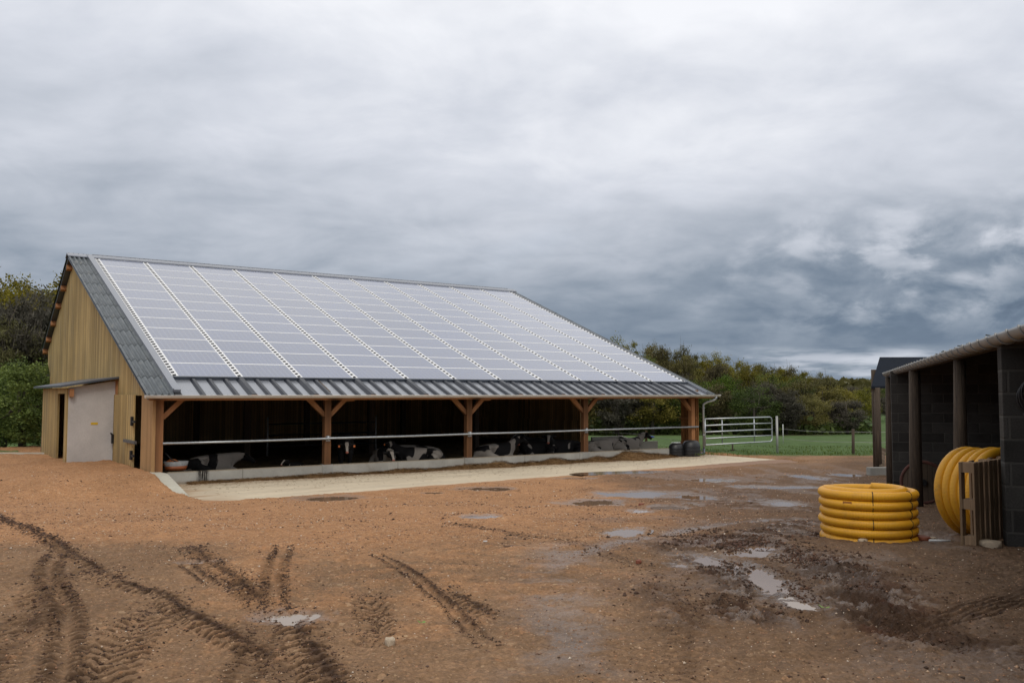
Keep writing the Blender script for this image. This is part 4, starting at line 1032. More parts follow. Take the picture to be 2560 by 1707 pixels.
def tub(label, X, s, r_, h_, lid):
    t = thing('plastic_tub', label, 'tub', BW(X, s, 0), YAW + .2, 'black tubs by the barn end')
    mb = MB(); mb.lathe([(r_ * .96, 0), (r_, .06), (r_ * .97, h_ * .5), (r_ * .90, h_ * .8), (r_ * .72, h_ * .94), (r_ * .4, h_), (.001, h_ * 1.01)], n=24, squash=.8)
    for k in range(3): mb.tube([(r_ * 1.0 * math.cos(a), r_ * .8 * math.sin(a), h_ * (.2 + .2 * k)) for a in [2 * math.pi * i / 24 for i in range(24)]], .012, 6, closed=True)
    mb.build('shell', M['black'], t)
    if lid: mb = MB(); mb.box(-.2, .16, -.12, .12, h_ + .005, h_ + .025); mb.build('lid', M['whitep'], t, bevel=.004)
    return t
tub('smaller black plastic tub with a pale lid at the end of the feed kerb', 19.55, -.02, .36, .52, True)
tub('larger black rounded tub beside the downpipe', 20.15, -.25, .42, .62, False)

# ground z where something stands
def G(x, y, z=None): return (x, y, gsurf(x, y) if z is None else z)
# gate right of the barn
gp0 = Vector((7.75, 35.6, 0)); gp1 = Vector((11.02, 37.6, 0)); gd = (gp1 - gp0); gl = gd.length; ga = math.atan2(gd.y, gd.x); gd.normalize()
t = thing('field_gate', 'galvanised five-bar tubular gate between the barn and the pasture', 'gate', (gp0.x, gp0.y, 0), ga)
zs = [.40, .66, .92, 1.18, 1.44]
for k, z_ in enumerate(zs[1:4]):
    mb = MB(); mb.tube([(0, 0, z_ - .005), (gl * .74, 0, z_ + .02), (gl * .742, 0, z_ + .02)], .030, 8); mb.tube([(gl * .70, 0, z_ + .02), (gl, 0, z_ + .025)], .022, 8); mb.build('bar', M['galv'], t)
mb = MB(); mb.tube([(0, 0, zs[0]), (0, 0, zs[4]), ], .03, 8)
arc = [(gl - .14, 0, zs[4] + .02)] + [(gl - .14 + .14 * math.sin(a), 0, zs[4] - .12 + .14 * math.cos(a)) for a in (.4, .8, 1.2, 1.57)] + [(gl - .14 + .14 * math.cos(a), 0, zs[0] + .17 - .14 * math.sin(a)) for a in (0, .4, .8, 1.2)] + [(gl - .14, 0, zs[0] + .03)]
mb.tube([(0, 0, zs[4])] + arc + [(0, 0, zs[0])], .030, 10); mb.build('frame', M['galv'], t)
for f in (.25, .73): mb = MB(); mb.tube([(gl * f, .02, zs[0]), (gl * f, .02, zs[4])], .024, 8); mb.build('upright', M['galv'], t)
o = tag(MB().tube([(0, 0, -.6), (0, 0, 1.50)], .05, 12).build('gate_post', M['galv_dull']), 'round grey steel post beside the free end of the field gate', 'post'); o.location = (11.28, 37.75, 0)
o = MB().tube([(0, 0, .35), (0, 0, 1.15)], .018, 8).build('insulator_rod', M['whitep']); o.location = (11.55, 37.8, 0); tag(o, 'thin white plastic rod next to the grey gate post', 'rod')
# fences
def wfence(name, label, cat, pts, posts, wires, rpost=.06, m=None):
    t = thing(name, label, cat, (pts[0][0], pts[0][1], 0))
    o0 = Vector((pts[0][0], pts[0][1], 0))
    for (x, y, z0, z1) in posts:
        mb = MB(); mb.tube([Vector((x, y, z0 - .4)) - o0, Vector((x + .02, y, z1)) - o0], rpost, 8); mb.build('post', m or M['pole'], t)
    for wz in wires:
        mb = MB(); q = []
        for (x0, y0, a0), (x1, y1, a1) in zip(pts[:-1], pts[1:]):
            for k in range(8): f = k / 8; q.append(Vector((x0 + (x1 - x0) * f, y0 + (y1 - y0) * f, a0 + (a1 - a0) * f + wz - .05 * math.sin(math.pi * f))) - o0)
        q.append(Vector((pts[-1][0], pts[-1][1], pts[-1][2] + wz)) - o0)
        mb.tube(q, .007, 5); mb.build('wire', M['galv_dull'], t)
    return t
wfence('wire_fence', 'electric wire fence with a grey wooden post along the pasture edge', 'fence', [(11.55, 37.8, 0), (13.44, 35.0, 0), (16.2, 34.4, .1)], [(13.44, 35.0, -.1, 1.06), (16.4, 34.3, -.1, 1.05)], (.95, .55))
t = thing('stake', 'short rusty stake standing in the grass behind the field gate', 'stake', (9.44, 38.0, -.3))
MB().tube([(0, 0, -.2), (0, 0, .66)], .035, 8).build('rod', M['pole'], t); MB().tube([(-.1, 0, .34), (.1, 0, .36)], .02, 6).build('crosspiece', M['iron'], t)
t = thing('electric_fence', 'pale wooden stake with a sagging wire beyond the open end of the barn', 'fence', (6.05, 40.0, 0))
MB().box(-.05, .05, -.05, .05, -.5, .80).build('stake', M['timber_tan'], t)
mb = MB(); mb.tube([(.05, 0, .55), (.25, -.1, .52)], .008, 5); mb.tube([(.25, -.1, .52), (1.35, -2.2, .40)], .007, 5); mb.tube([(-.05, 0, .62), (-2.2, .3, .72)], .006, 5); mb.build('wire', M['galv_dull'], t)
MB().tube([(.12, -.05, .54), (.34, -.12, .50)], .035, 8).build('insulator', M['blue'], t)
t = thing('feed_bunker', 'low pale concrete feed bunker outside the open end of the barn', 'bunker', (3.45, 38.6, -.15))
for a, b, z0, z1 in (((0, 0), (1.35, .5), .72, .76), ((1.35, .5), (1.75, -1.9), .76, .62), ((1.75, -1.9), (2.6, -1.6), .62, .64)):
    mb = MB(); dx_, dy_ = b[0] - a[0], b[1] - a[1]; L = math.hypot(dx_, dy_); nx_, ny_ = -dy_ / L * .06, dx_ / L * .06
    vs = [(a[0] - nx_, a[1] - ny_, -.3), (b[0] - nx_, b[1] - ny_, -.3), (b[0] + nx_, b[1] + ny_, -.3), (a[0] + nx_, a[1] + ny_, -.3), (a[0] - nx_, a[1] - ny_, z0), (b[0] - nx_, b[1] - ny_, z1), (b[0] + nx_, b[1] + ny_, z1), (a[0] + nx_, a[1] + ny_, z0)]
    mb.add(vs, [(0, 3, 2, 1), (4, 5, 6, 7), (0, 1, 5, 4), (1, 2, 6, 5), (2, 3, 7, 6), (3, 0, 4, 7)]); mb.build('panel', M['conc_pale'], t, bevel=.01)
t = thing('fence_post', 'weathered fence post between the barn and the green bush', 'post', (-17.6, 33.3, -.2)); MB().tube([(0, 0, -.3), (0, 0, 1.05)], .07, 8).build('shaft', M['pole'], t)
tag(MB().box(-10, 0, -.1, .1, -.5, 0).build('edging', M['conc_pale']), 'low concrete edging strip at the far left end of the yard', 'edging'); o = bpy.data.objects['edging']; o.location = (-15.6, 30.6, gz(-17, 30.4) + .03)

# ================================================================== SHED ON THE RIGHT
SY = math.atan2(.9434, .3317); SO = (4.85, 8.80, 0)
shed = thing('block_shed', 'low open-fronted concrete block shed with pole supports', 'shed', SO, SY)
def SW(x, y): return Vector(SO) + Vector((math.cos(SY), math.sin(SY), 0)) * x + Vector((-math.sin(SY), math.cos(SY), 0)) * y
mb = MB(); mb.prism([(.01, .3), (.01, 2.96), (-5., 4.22), (-5., .3)], 'x', -.20, 0.); mb.build('end_wall', M['block'], shed, bevel=.006)
mb = MB(); mb.prism([(.16, -.5), (.16, 2.97), (-5., 4.25), (-5., -.5)], 'x', 12.45, 12.65); mb.build('cross_wall', M['block'], shed)
mb = MB(); mb.box(-10., 16.2, -5.2, -5.0, -.6, 4.28); mb.build('back_wall', M['block'], shed)  # near bay past the end wall is unseen, added to shade the right yard
for x_, y_ in ((-9.8, -.05), (-4.6, -.05), (3.17, -.05), (9.01, -.02), (15.95, -.02)):  # the first two poles belong to the added, unseen near bay
    p = SW(x_, y_); z0 = gz(p.x, p.y); mb = MB(); r_ = .085 if x_ < 5 else .115
    mb.tube([(x_, y_, z0 - .4), (x_ + .01, y_, z0 + 1.), (x_, y_ - .02, 2.9)], r_, 12, rs=[r_ * 1.05, r_, r_ * .9]); mb.build('pole', M['pole'], shed)
mb = MB(); mb.add([(-10.2, .02, 2.99), (16.3, .02, 2.99), (16.3, -5.6, 4.45), (-10.2, -5.6, 4.45), (-10.2, .02, 3.035), (16.3, .02, 3.035), (16.3, -5.6, 4.5), (-10.2, -5.6, 4.5)], [(0, 1, 2, 3), (7, 6, 5, 4), (0, 4, 5, 1), (1, 5, 6, 2), (2, 6, 7, 3), (3, 7, 4, 0)])
mb.build('roof', M['fibre'], shed)  # roof carried on over the added near bay for its shade
mb = MB(); mb.box(-10.1, 16.2, -.16, -.06, 2.93, 2.99)
for y_ in (-1.4, -2.8, -4.2): mb.box(-10.1, 16.2, y_ - .05, y_ + .05, 3.13 + (-y_ - .2) * .25, 3.25 + (-y_ - .2) * .25 - .03)
mb.build('roof_timber', M['pole'], shed)
mb = half_pipe(-10.2, 16.1, .088, .03, 3.01, n=14); gt = mb.build('gutter', M['galv_dull'], shed)
x_ = -10.0; gb = None
while x_ < 16.1:
    if gb is None:
        mb = MB(); mb.tube([(0, .03 +   .096 * math.cos(a), 3.01 + .096 * math.sin(a)) for a in [math.pi * .98 + math.pi * 1.04 * k / 12 for k in range(13)]], .011, 6); gb = mb.build('bracket', M['galv_dull'], gt); o = gb
    else: o = gb.copy(); col.objects.link(o); o.parent = gt
    o.location = (x_, 0, 0); x_ += .52
mb = MB()
for k in range(45):
    x_ = random.uniform(0, 15.5); mb.tube([(x_, random.uniform(-.1, .02), 3.05), (x_ + random.uniform(-.02, .02), random.uniform(-.08, .04), 3.04 + random.uniform(.01, .03))], .006, 4)
mb.build('moss', simple('dry_moss', (.06, .055, .03), .95), gt)['kind'] = 'stuff'
mb = MB(); mb.tube([(16.0, .03, 2.98), (16.0, .02, 2.88), (16.0, -.1, 2.80), (16.0, -.45, 2.76)], .04, 8); mb.build('drain_elbow', M['galv_dull'], shed)
# building beyond
t = thing('far_shed', 'small dark-roofed shed beyond the end of the block shed', 'shed', (0, 0, 0))
r0, r1 = Vector((12.29, 29.5, 3.67)), Vector((10.97, 27.0, 2.68)); ax = Vector((1, -.02, 0))
mb = MB(); dn = Vector((0, 0, -.07))
vs = [r0, r0 + ax * 6, r1 + ax * 6, r1]; vs += [v + dn for v in vs]; mb.add(vs, [(0, 1, 2, 3), (7, 6, 5, 4), (0, 4, 5, 1), (1, 5, 6, 2), (2, 6, 7, 3), (3, 7, 4, 0)]); mb.build('roof', M['slate'], t)
mb = MB(); b0 = Vector((13.6, 32.0, 2.7)); vs = [r0, r0 + ax * 6, b0 + ax * 6, b0]; vs += [v + dn for v in vs]; mb.add(vs, [(0, 1, 2, 3), (7, 6, 5, 4), (0, 4, 5, 1), (1, 5, 6, 2), (2, 6, 7, 3), (3, 7, 4, 0)]); mb.build('roof', M['slate'], t)
mb = MB(); mb.beam(r1 + Vector((.02, .02, -.10)), r0 + Vector((.02, 0, -.10)), .04, .12); mb.beam(r0 + Vector((.02, 0, -.10)), b0 + Vector((0, 0, -.10)), .04, .12); mb.build('bargeboard', M['oldwood'], t)
for (x_, y_) in ((11.16, 27.05), (11.72, 28.6)):
    z0 = gz(x_, y_); MB().tube([(x_, y_, z0 - .3), (x_, y_, 2.62 + (y_ - 27) * .38)], .095, 10).build('pole', M['pole'], t)
mb = MB(); mb.beam((11.0, 26.55, .0), (11.55, 27.6, .75), .03, .14, (1, 0, 0)); mb.build('plank', M['oldwood'], t)
o = MB().box(-.3, .3, -.12, .12, -.1, .22).build('concrete_block', M['conc'], bevel=.01); o.location = G(10.82, 26.3); o.rotation_euler = (0, 0, .1); tag(o, 'grey concrete block lying at the foot of the far shed poles', 'block')
# cable drum
dx_, dy_ = 8.55, 18.5; z0 = gz(dx_, dy_)
t = thing('cable_drum', 'reddish round cable drum leaning in the dark behind the shed pole', 'drum', (dx_, dy_, z0), SY)
mb = MB(); ring = [(0, .42 * math.cos(a), .44 + .42 * math.sin(a)) for a in [2 * math.pi * k / 32 for k in range(32)]]
mb.tube(ring, .035, 8, closed=True); mb.build('rim', simple('rusty_red', (.10, .035, .025), .8), t)
mb = MB(); mb.prism([(.40 * math.cos(a), .44 + .40 * math.sin(a)) for a in [2 * math.pi * k / 32 for k in range(32)]], 'x', -.015, .015); mb.build('disc', M['oldwood'], t)
mb = MB(); mb.tube([(-.06, 0, .44), (.3, 0, .44)], .07, 12); mb.build('hub', M['iron'], t)

# ------------------------------------------------------------------ yellow duct coils
def coil(name, label, turns, r_, tr, loc, rot, inner=0., wob=.012, seed=1, nties=3, cat='pipe coil', a0=2.2):
    t = thing(name, label, cat, loc, 0, 'coils of yellow duct'); t.rotation_euler = rot
    rnd = random.Random(seed); pts = []; n = 56; ph = [rnd.uniform(0, 6.28) for _ in range(8)]
    offs = [rnd.uniform(-1, 1) * wob for _ in range(turns + 2)]
    for k in range(int(turns * n)):
        a = 2 * math.pi * k / n; lay = k / n; i = int(lay); f = lay - i
        ro = r_ + offs[i] * (1 - f) + offs[i + 1] * f + wob * .6 * math.sin(a * 2 + ph[i % 8])
        # pitch concentrated in a short stretch, so layers lie level as in a wound coil
        z = tr + 2 * tr * .985 * (i + min(1, max(0, (f - .80) / .20)) if i < turns - 1 else i)
        pts.append((ro * math.cos(a + a0), ro * math.sin(a + a0), z))
    if inner:
        zt = tr + 2 * tr * .985 * (turns - 1)
        for k in range(int(inner * n)):
            f = min(1, k / (n * .22)); a = 2 * math.pi * k / n
            ro = r_ - tr * 2.02 * f * f * (3 - 2 * f); pts.append((ro * math.cos(a + a0), ro * math.sin(a + a0), zt + tr * .55 * math.sin(min(1, f) * math.pi / 2)))
    mb = MB(); mb.tube(pts, tr, 16); mb.build('duct', M['yellow'], t)
    H = 2 * tr * .985 * (turns - 1) + 2 * tr
    for k in range(nties):
        a = [-1.85, -.95, .9, 2.4][k]; q = []
        ro = r_ + tr + .006; ri = r_ - tr - .006
        for i in range(turns):
            for b in (-1.1, -.4, .4, 1.1): q.append(((r_ + offs[i] * .6 + (tr + .005) * math.cos(b)) * math.cos(a), (r_ + offs[i] * .6 + (tr + .005) * math.cos(b)) * math.sin(a), tr + 2 * tr * .985 * i + (tr + .005) * math.sin(b)))
        q += [(r_ * math.cos(a), r_ * math.sin(a), H + .006), (ri * math.cos(a), ri * math.sin(a), H - tr), (ri * math.cos(a), ri * math.sin(a), tr)]
        mb = MB(); mb.tube(q, .0045, 5); mb.build('tie', M['twine'], t)
    return t
c1x, c1y = 3.76, 9.42
cc = coil('duct_coil', 'flat coil of thick yellow duct lying on the mud', 6, .445, .047, (c1x, c1y, float(np.mean([gsurf(c1x + .45 * math.cos(k), c1y + .45 * math.sin(k)) for k in range(6)])) - .026), (0, 0, 0), inner=.85, seed=3)
mb = MB(); a0 = -2.35; mb.obox(((.445 + .051) * math.cos(a0), (.445 + .051) * math.sin(a0), .0495 + .099 * .985 * 4), Vector((-math.sin(a0), math.cos(a0), 0)) * .045, Vector((math.cos(a0), math.sin(a0), 0)) * .002, (0, 0, .018)); mb.build('stamp', simple('brown_print', (.35, .13, .03), .5), cc)
u_ = Vector((math.cos(SY), math.sin(SY), 0))
cz = gz(5.2, 10.1)
ax_t = Vector((.343, -.938, .05)).normalized()
q_ = ax_t.to_track_quat('Z', 'Y')
coil('duct_coil', 'yellow duct coil standing on edge behind the pallet', 5, .45, .0545, (5.20, 10.2, cz + .46), q_.to_euler(), inner=.9, seed=9, nties=3, a0=-.3)

# ------------------------------------------------------------------ pallet
t = thing('pallet', 'old wooden pallet standing upright against the end of the block wall', 'pallet', (4.42, 8.50, gz(4.35, 8.45) - .01), R(44))
for k in range(9):
    mb = MB(); x_ = k * .136; mb.box(x_, x_ + .10, -.0, .022, 0, .80); mb.build('board', M['palletwood'], t, bevel=.003)
for k in range(5):
    mb = MB(); x_ = k * .27; mb.box(x_, x_ + .10, .122, .144, 0, .80); mb.build('board', M['palletwood'], t, bevel=.003)
for z_ in (.0, .35, .70):
    for x_ in (.0, .52, 1.06): mb = MB(); mb.box(x_, x_ + .13, .0445, .1215, z_ + .002, z_ + .098); mb.build('spacer', M['palletwood'], t, bevel=.003)
    mb = MB(); mb.box(.0, 1.19, .0225, .044, z_, z_ + .10); mb.build('rail', M['palletwood'], t)
t = thing('hanging_hose', 'thin black hose hanging in loops on the block end wall', 'hose', SW(-.235, -.22).to_tuple()[:2] + (2.50,), SY)
mb = MB()
for k in range(4):
    rr = random.uniform(.13, .2); oy, oz = random.uniform(-.12, .02), random.uniform(-.14, .02)
    mb.tube([(-.01 - .012 * k, oy + rr * .8 * math.cos(a), oz + rr * math.sin(a)) for a in [2 * math.pi * i / 20 for i in range(20)]], .009, 6, closed=True)
mb.tube([(0, -.02, -.1), (-.01, .06, -.25), (-.01, .02, -.4), (0, -.12, -.52)], .008, 6); mb.build('loops', M['black'], t)

# ------------------------------------------------------------------ stones, sticks, bits
def rock(name, label, cat, x, y, r_, m, sq=(1, .8, .6), seed=0, z=None):
    rnd = random.Random(seed); bm = bmesh.new(); bmesh.ops.create_icosphere(bm, subdivisions=2, radius=1)
    for v in bm.verts:
        d = v.co.normalized(); k = 1 + .22 * math.sin(d.x * 3.1 + seed) * math.cos(d.y * 4.2 + seed * 2) + rnd.uniform(-.07, .07)
        v.co = Vector((max(-.8, min(.8, d.x * k)) * sq[0], max(-.8, min(.8, d.y * k)) * sq[1], max(-.7, min(.7, d.z * k)) * sq[2])) * r_
    me = bpy.data.meshes.new(name); bm.to_mesh(me); bm.free(); me.materials.append(m); o = bpy.data.objects.new(name, me); col.objects.link(o)
    o.location = (x, y, (gsurf(x, y) if z is None else z) + r_ * sq[2] * .45); o.rotation_euler = (0, 0, rnd.uniform(0, 3)); return tag(o, label, cat)
rock('stone', 'pale wedge-shaped stone in the foreground gravel', 'stone', -.66, 4.88, .042, M['stone'], (1.1, .8, .8), 3)
rock('stone', 'small rusty red stone lying alone in the middle of the yard', 'stone', 1.05, 7.42, .030, M['redstone'], (1, .9, .8), 5)
rock('stone', 'grey rubble stone at the foot of the upright pallet', 'stone', 4.56, 8.52, .10, M['stone'], (1.2, .8, .6), 8)
rock('stone', 'flat brown stone just in front of the flat yellow coil', 'stone', 3.55, 9.02, .07, M['stone'], (1.2, .8, .45), 11)
rock('stone', 'lumpy brown stone against the right side of the flat yellow coil', 'stone', 4.22, 9.2, .09, M['redstone'], (1.3, .8, .5), 12)
rock('stone', 'small pale stone on the ground between the yellow coils', 'stone', 4.45, 9.45, .045, M['stone'], (1.3, .8, .5), 14)
rock('clod', 'dark red clod of earth on the orange gravel near the far puddles', 'clod', 2.55, 17.6, .06, M['redstone'], (1, .9, .8), 15)
t = thing('stick', 'thin split stick lying flat near the middle of the yard', 'stick', G(.02, 8.49)); MB().tube([(-.10, 0, .012), (-.02, .004, .016), (.11, -.01, .010)], .010, 6, rs=[.006, .011, .007]).build('wood', M['stickm'], t)
o = MB().box(-.02, .02, -.012, .012, 0, .008).build('litter', M['whitep']); o.location = G(-.27, 9.02); o.location.z += .012; tag(o, 'tiny white scrap lying on the gravel in mid yard', 'litter')
t = thing('pipe_offcut', 'short white plastic pipe on the mud between coil and pallet', 'pipe', G(4.23, 8.84), -.1); MB().tube([(-.10, 0, .02), (.10, 0, .02)], .011, 8).build('tube', M['whitep'], t)
def leaf(label, x, y, s_, a):
    t = thing('fallen_leaf', label, 'leaf', G(x, y), a)
    mb = MB(); mb.add([(0, 0, .012), (s_ * .5, s_ * .25, .02), (s_, 0, .014), (s_ * .5, -s_ * .25, .01)], [(0, 1, 2), (0, 2, 3)]); mb.add([(0, 0, .012), (-s_ * .6, s_ * .3, .018), (-s_ * .9, .1 * s_, .03), (-s_ * .4, -.1 * s_, .012)], [(0, 1, 2), (0, 2, 3)]); mb.build('blade', M['leafbit'], t)
leaf('pale green leaf pressed into the foreground gravel', -.53, 5.25, .03, .3)
leaf('green leafy sprig lying in the wet rut on the right', 2.03, 5.82, .05, -.4)

def scatter(name, n, region, size, m, flat=.6, excl=True):
    """many small stones in one mesh"""
    base = np.array([[1, 0, 0], [-.5, .87, 0], [-.5, -.87, 0], [0, 0, 1], [.3, .3, .6], [0, 0, -.6]]); fc = [(0, 1, 3), (1, 2, 3), (2, 0, 3), (1, 0, 5), (2, 1, 5), (0, 2, 5)]
    P_ = region(n); n = len(P_); zz = surf(P_[:, 0], P_[:, 1]); V_ = []; F_ = []
    sz = size(n, P_); ang = rng.uniform(0, 6.28, n)
    b = base[[0, 1, 2, 3, 5]]; fc = [(0, 1, 3), (1, 2, 3), (2, 0, 3), (1, 0, 4), (2, 1, 4), (0, 2, 4)]
    J = rng.uniform(.6, 1.25, (n, 5, 3)) * b[None]; c_, s_ = np.cos(ang), np.sin(ang)
    x = (J[:, :, 0] * c_[:, None] - J[:, :, 1] * s_[:, None]) * sz[:, None]; y = (J[:, :, 0] * s_[:, None] + J[:, :, 1] * c_[:, None]) * sz[:, None]; z = J[:, :, 2] * sz[:, None] * flat
    W = np.stack([x + P_[:, 0:1], y + P_[:, 1:2], z + zz[:, None] + P_[:, 2:3]], -1).reshape(-1, 3)
    F = (np.array(fc)[None] + (np.arange(n) * 5)[:, None, None]).reshape(-1, 3)
    me = bpy.data.meshes.new(name); me.vertices.add(len(W)); me.vertices.foreach_set('co', W.astype(np.float32).ravel()); me.loops.add(F.size); me.loops.foreach_set('vertex_index', F.astype(np.int32).ravel())
    me.polygons.add(len(F)); me.polygons.foreach_set('loop_start', (np.arange(len(F)) * 3).astype(np.int32)); me.update(calc_edges=True)
    at = me.attributes.new('tone', 'FLOAT_COLOR', 'POINT'); tn = np.repeat(rng.uniform(0, 1, n), 5); at.data.foreach_set('color', np.stack([tn, tn, tn, tn * 0 + 1], 1).astype(np.float32).ravel())
    me.materials.append(m); o = bpy.data.objects.new(name, me); col.objects.link(o); o['kind'] = 'stuff'; return o
def _grav(t, bs, co, tc_):
    at = t.node('ShaderNodeAttribute', attribute_name='tone'); tr = t.sep(at.outputs['Color'])[0]
    c = t.ramp(tr, [(0., (.10, .055, .035)), (.35, (.27, .13, .065)), (.7, (.40, .21, .11)), (.9, (.50, .36, .24)), (1., (.62, .55, .47))])
    t.put(bs.inputs['Base Color'], c); bs.inputs['Roughness'].default_value = .65
M['grav'] = mat('gravel_stones', _grav)
def reg_yard(n):
    out = []
    while sum(len(a) for a in out) < n:
        m_ = n * 2; r_ = np.exp(rng.uniform(math.log(3.6), math.log(30), m_)); a = rng.uniform(R(-34), R(34), m_); x = r_ * np.sin(a); y = r_ * np.cos(a)
        X, S = blocal(x, y); k = fbm(x * 1.2, y * 1.2, 3, 101); dens = sm(k, .32, .62) * (.35 + .65 * sm(y - x * .8, 5.5, 10))
        ok = (rng.uniform(0, 1, m_) < dens) & ~((X > -.2) & (X < 21.6) & (S > -4.9 + 1.2 * X / 21.4)) & ~((X > -2) & (S > 0) & (X < 22))
        for cx, cy, rx, ry, rot in PUD: ok &= ((x - cx) / (rx * 1.5)) ** 2 + ((y - cy) / (ry * 1.5)) ** 2 > 1
        out.append(np.stack([x, y, x * 0], 1)[ok])
    return np.concatenate(out)[:n]
scatter('gravel', 30000, reg_yard, lambda n, P_: np.clip(rng.lognormal(math.log(.006), .45, n), .003, .022) * np.clip(P_[:, 1] / 8, .8, 2.2), M['grav'])
def reg_clod(n):
    out = []
    pts = [(p, q, hw, st) for pts_, hw, st in MUD for p, q in zip(pts_[:-1], pts_[1:])]; wts = np.array([st * math.hypot(q[0] - p[0], q[1] - p[1]) * hw for p, q, hw, st in pts]); wts /= wts.sum()
    wts = wts * np.array([p[1] < 9.5 and q[1] < 11. for p, q, hw, st in pts]); wts /= wts.sum()
    for k in rng.choice(len(pts), n, p=wts):
        p, q, hw, st = pts[int(k)]; f = rng.uniform(); s_ = rng.normal() * hw * 1.0
        L = math.hypot(q[0] - p[0], q[1] - p[1]); out.append((p[0] + (q[0] - p[0]) * f - (q[1] - p[1]) / L * s_, p[1] + (q[1] - p[1]) * f + (q[0] - p[0]) / L * s_, .002))
    out = np.array(out); k = fbm(out[:, 0] * 4, out[:, 1] * 3, 3, 141); return out[np.argsort(-k)][:n // 2]
def _crumb(t, bs, co, tc_):
    at = t.node('ShaderNodeAttribute', attribute_name='tone'); tr = t.sep(at.outputs['Color'])[0]
    t.put(bs.inputs['Base Color'], t.ramp(tr, [(0., (.035, .021, .014)), (.6, (.075, .040, .025)), (1., (.12, .062, .038))])); bs.inputs['Roughness'].default_value = .7
    bs.inputs['Specular IOR Level'].default_value = .25
M['crumb'] = mat('mud_crumb', _crumb)
scatter('mud_crumbs', 11000, reg_clod, lambda n, P_: np.clip(rng.lognormal(math.log(.008), .55, n), .003, .026) * np.clip(P_[:, 1] / 7, .8, 1.8), M['crumb'], .75)
def reg_track(n):
    """crumbs thrown up along the bars of each tyre print"""
    out = []
    tr = [(p, q, hw, sty, per, st) for pts_, hw, sty, per, st in TRACKS if sty not in ('wet', 'ribs') for p, q in zip(pts_[:-1], pts_[1:]) if p[1] < 14]
    wts = np.array([st * math.hypot(q[0] - p[0], q[1] - p[1]) * hw / math.sqrt(max(p[1], 3)) for p, q, hw, sty, per, st in tr]); wts /= wts.sum()
    for k in rng.choice(len(tr), n, p=wts):
        p, q, hw, sty, per, st = tr[int(k)]; L = math.hypot(q[0] - p[0], q[1] - p[1]); u = rng.uniform(0, L)
        if sty == 'tyre': v = rng.choice([-1, 1]) * hw * rng.uniform(.4, 1.05)
        elif sty == 'groove': v = rng.choice([-1, 1]) * hw * rng.uniform(.5, 1.1)
        else: v = rng.normal() * hw * .55
        bar = round(u / per) * per + rng.normal() * per * .12
        if sty == 'chev': bar -= abs(v) * 1.1
        elif sty == 'lug': bar -= v * .9
        u = bar
        out.append((p[0] + (q[0] - p[0]) * u / L - (q[1] - p[1]) / L * v, p[1] + (q[1] - p[1]) * u / L + (q[0] - p[0]) / L * v, .0))
    return np.array(out)
scatter('track_crumbs', 22000, reg_track, lambda n, P_: np.clip(rng.lognormal(math.log(.0062), .5, n), .002, .018) * np.clip(P_[:, 1] / 6, .8, 2.), M['crumb'], .6)
def reg_all(n):
    P_ = reg_yard(n * 2); k = fbm(P_[:, 0] * 2.5, P_[:, 1] * 2.5, 3, 131); return P_[k > np.median(k)][:n]
scatter('loose_crumbs', 7000, reg_all, lambda n, P_: np.clip(rng.lognormal(math.log(.006), .5, n), .003, .02) * np.clip(P_[:, 1] / 7, .8, 2.2), M['crumb'], .6)
def reg_right(n):
    x = rng.uniform(.8, 5.5, n * 3); y = rng.uniform(4.0, 11., n * 3); ok = (x < .56 * y + .6) & (x > .12 * y + (rng.uniform(size=n * 3) - .5)); P_ = np.stack([x, y, x * 0], 1)[ok]; return P_[:n] if len(P_) >= n else np.concatenate([P_, P_])[:n]
scatter('right_crumbs', 2600, reg_right, lambda n, P_: np.clip(rng.lognormal(math.log(.0055), .5, n), .003, .018), M['crumb'], .6)
# ================================================================== TREES
def quads_mesh(name, C_, size, elong, up_bias, m, seed):
    r = np.random.default_rng(seed); n = len(C_)
    d = r.normal(size=(n, 3)); d[:, 2] += up_bias; d /= np.linalg.norm(d, axis=1)[:, None]
    o_ = r.normal(size=(n, 3)); o_ -= (o_ * d).sum(1)[:, None] * d; o_ /= np.linalg.norm(o_, axis=1)[:, None]
    sz = size * r.uniform(.5, 1.4, n)[:, None]; a = d * sz * elong; b = o_ * sz
    W = np.stack([C_ - a, C_ + b * .7, C_ + a, C_ - b * .7], 1).reshape(-1, 3)
    me = bpy.data.meshes.new(name); me.vertices.add(len(W)); me.vertices.foreach_set('co', W.astype(np.float32).ravel()); me.loops.add(n * 4); me.loops.foreach_set('vertex_index', np.arange(n * 4, dtype=np.int32))
    me.polygons.add(n); me.polygons.foreach_set('loop_start', (np.arange(n) * 4).astype(np.int32)); me.update(calc_edges=True); me.materials.append(m)
    return me, n, r
def set_tone(me, tone):
    at = me.attributes.new('tone', 'FLOAT_COLOR', 'POINT'); tn = np.repeat(tone, 4); at.data.foreach_set('color', np.stack([tn, tn, tn, tn * 0 + 1], 1).astype(np.float32).ravel())
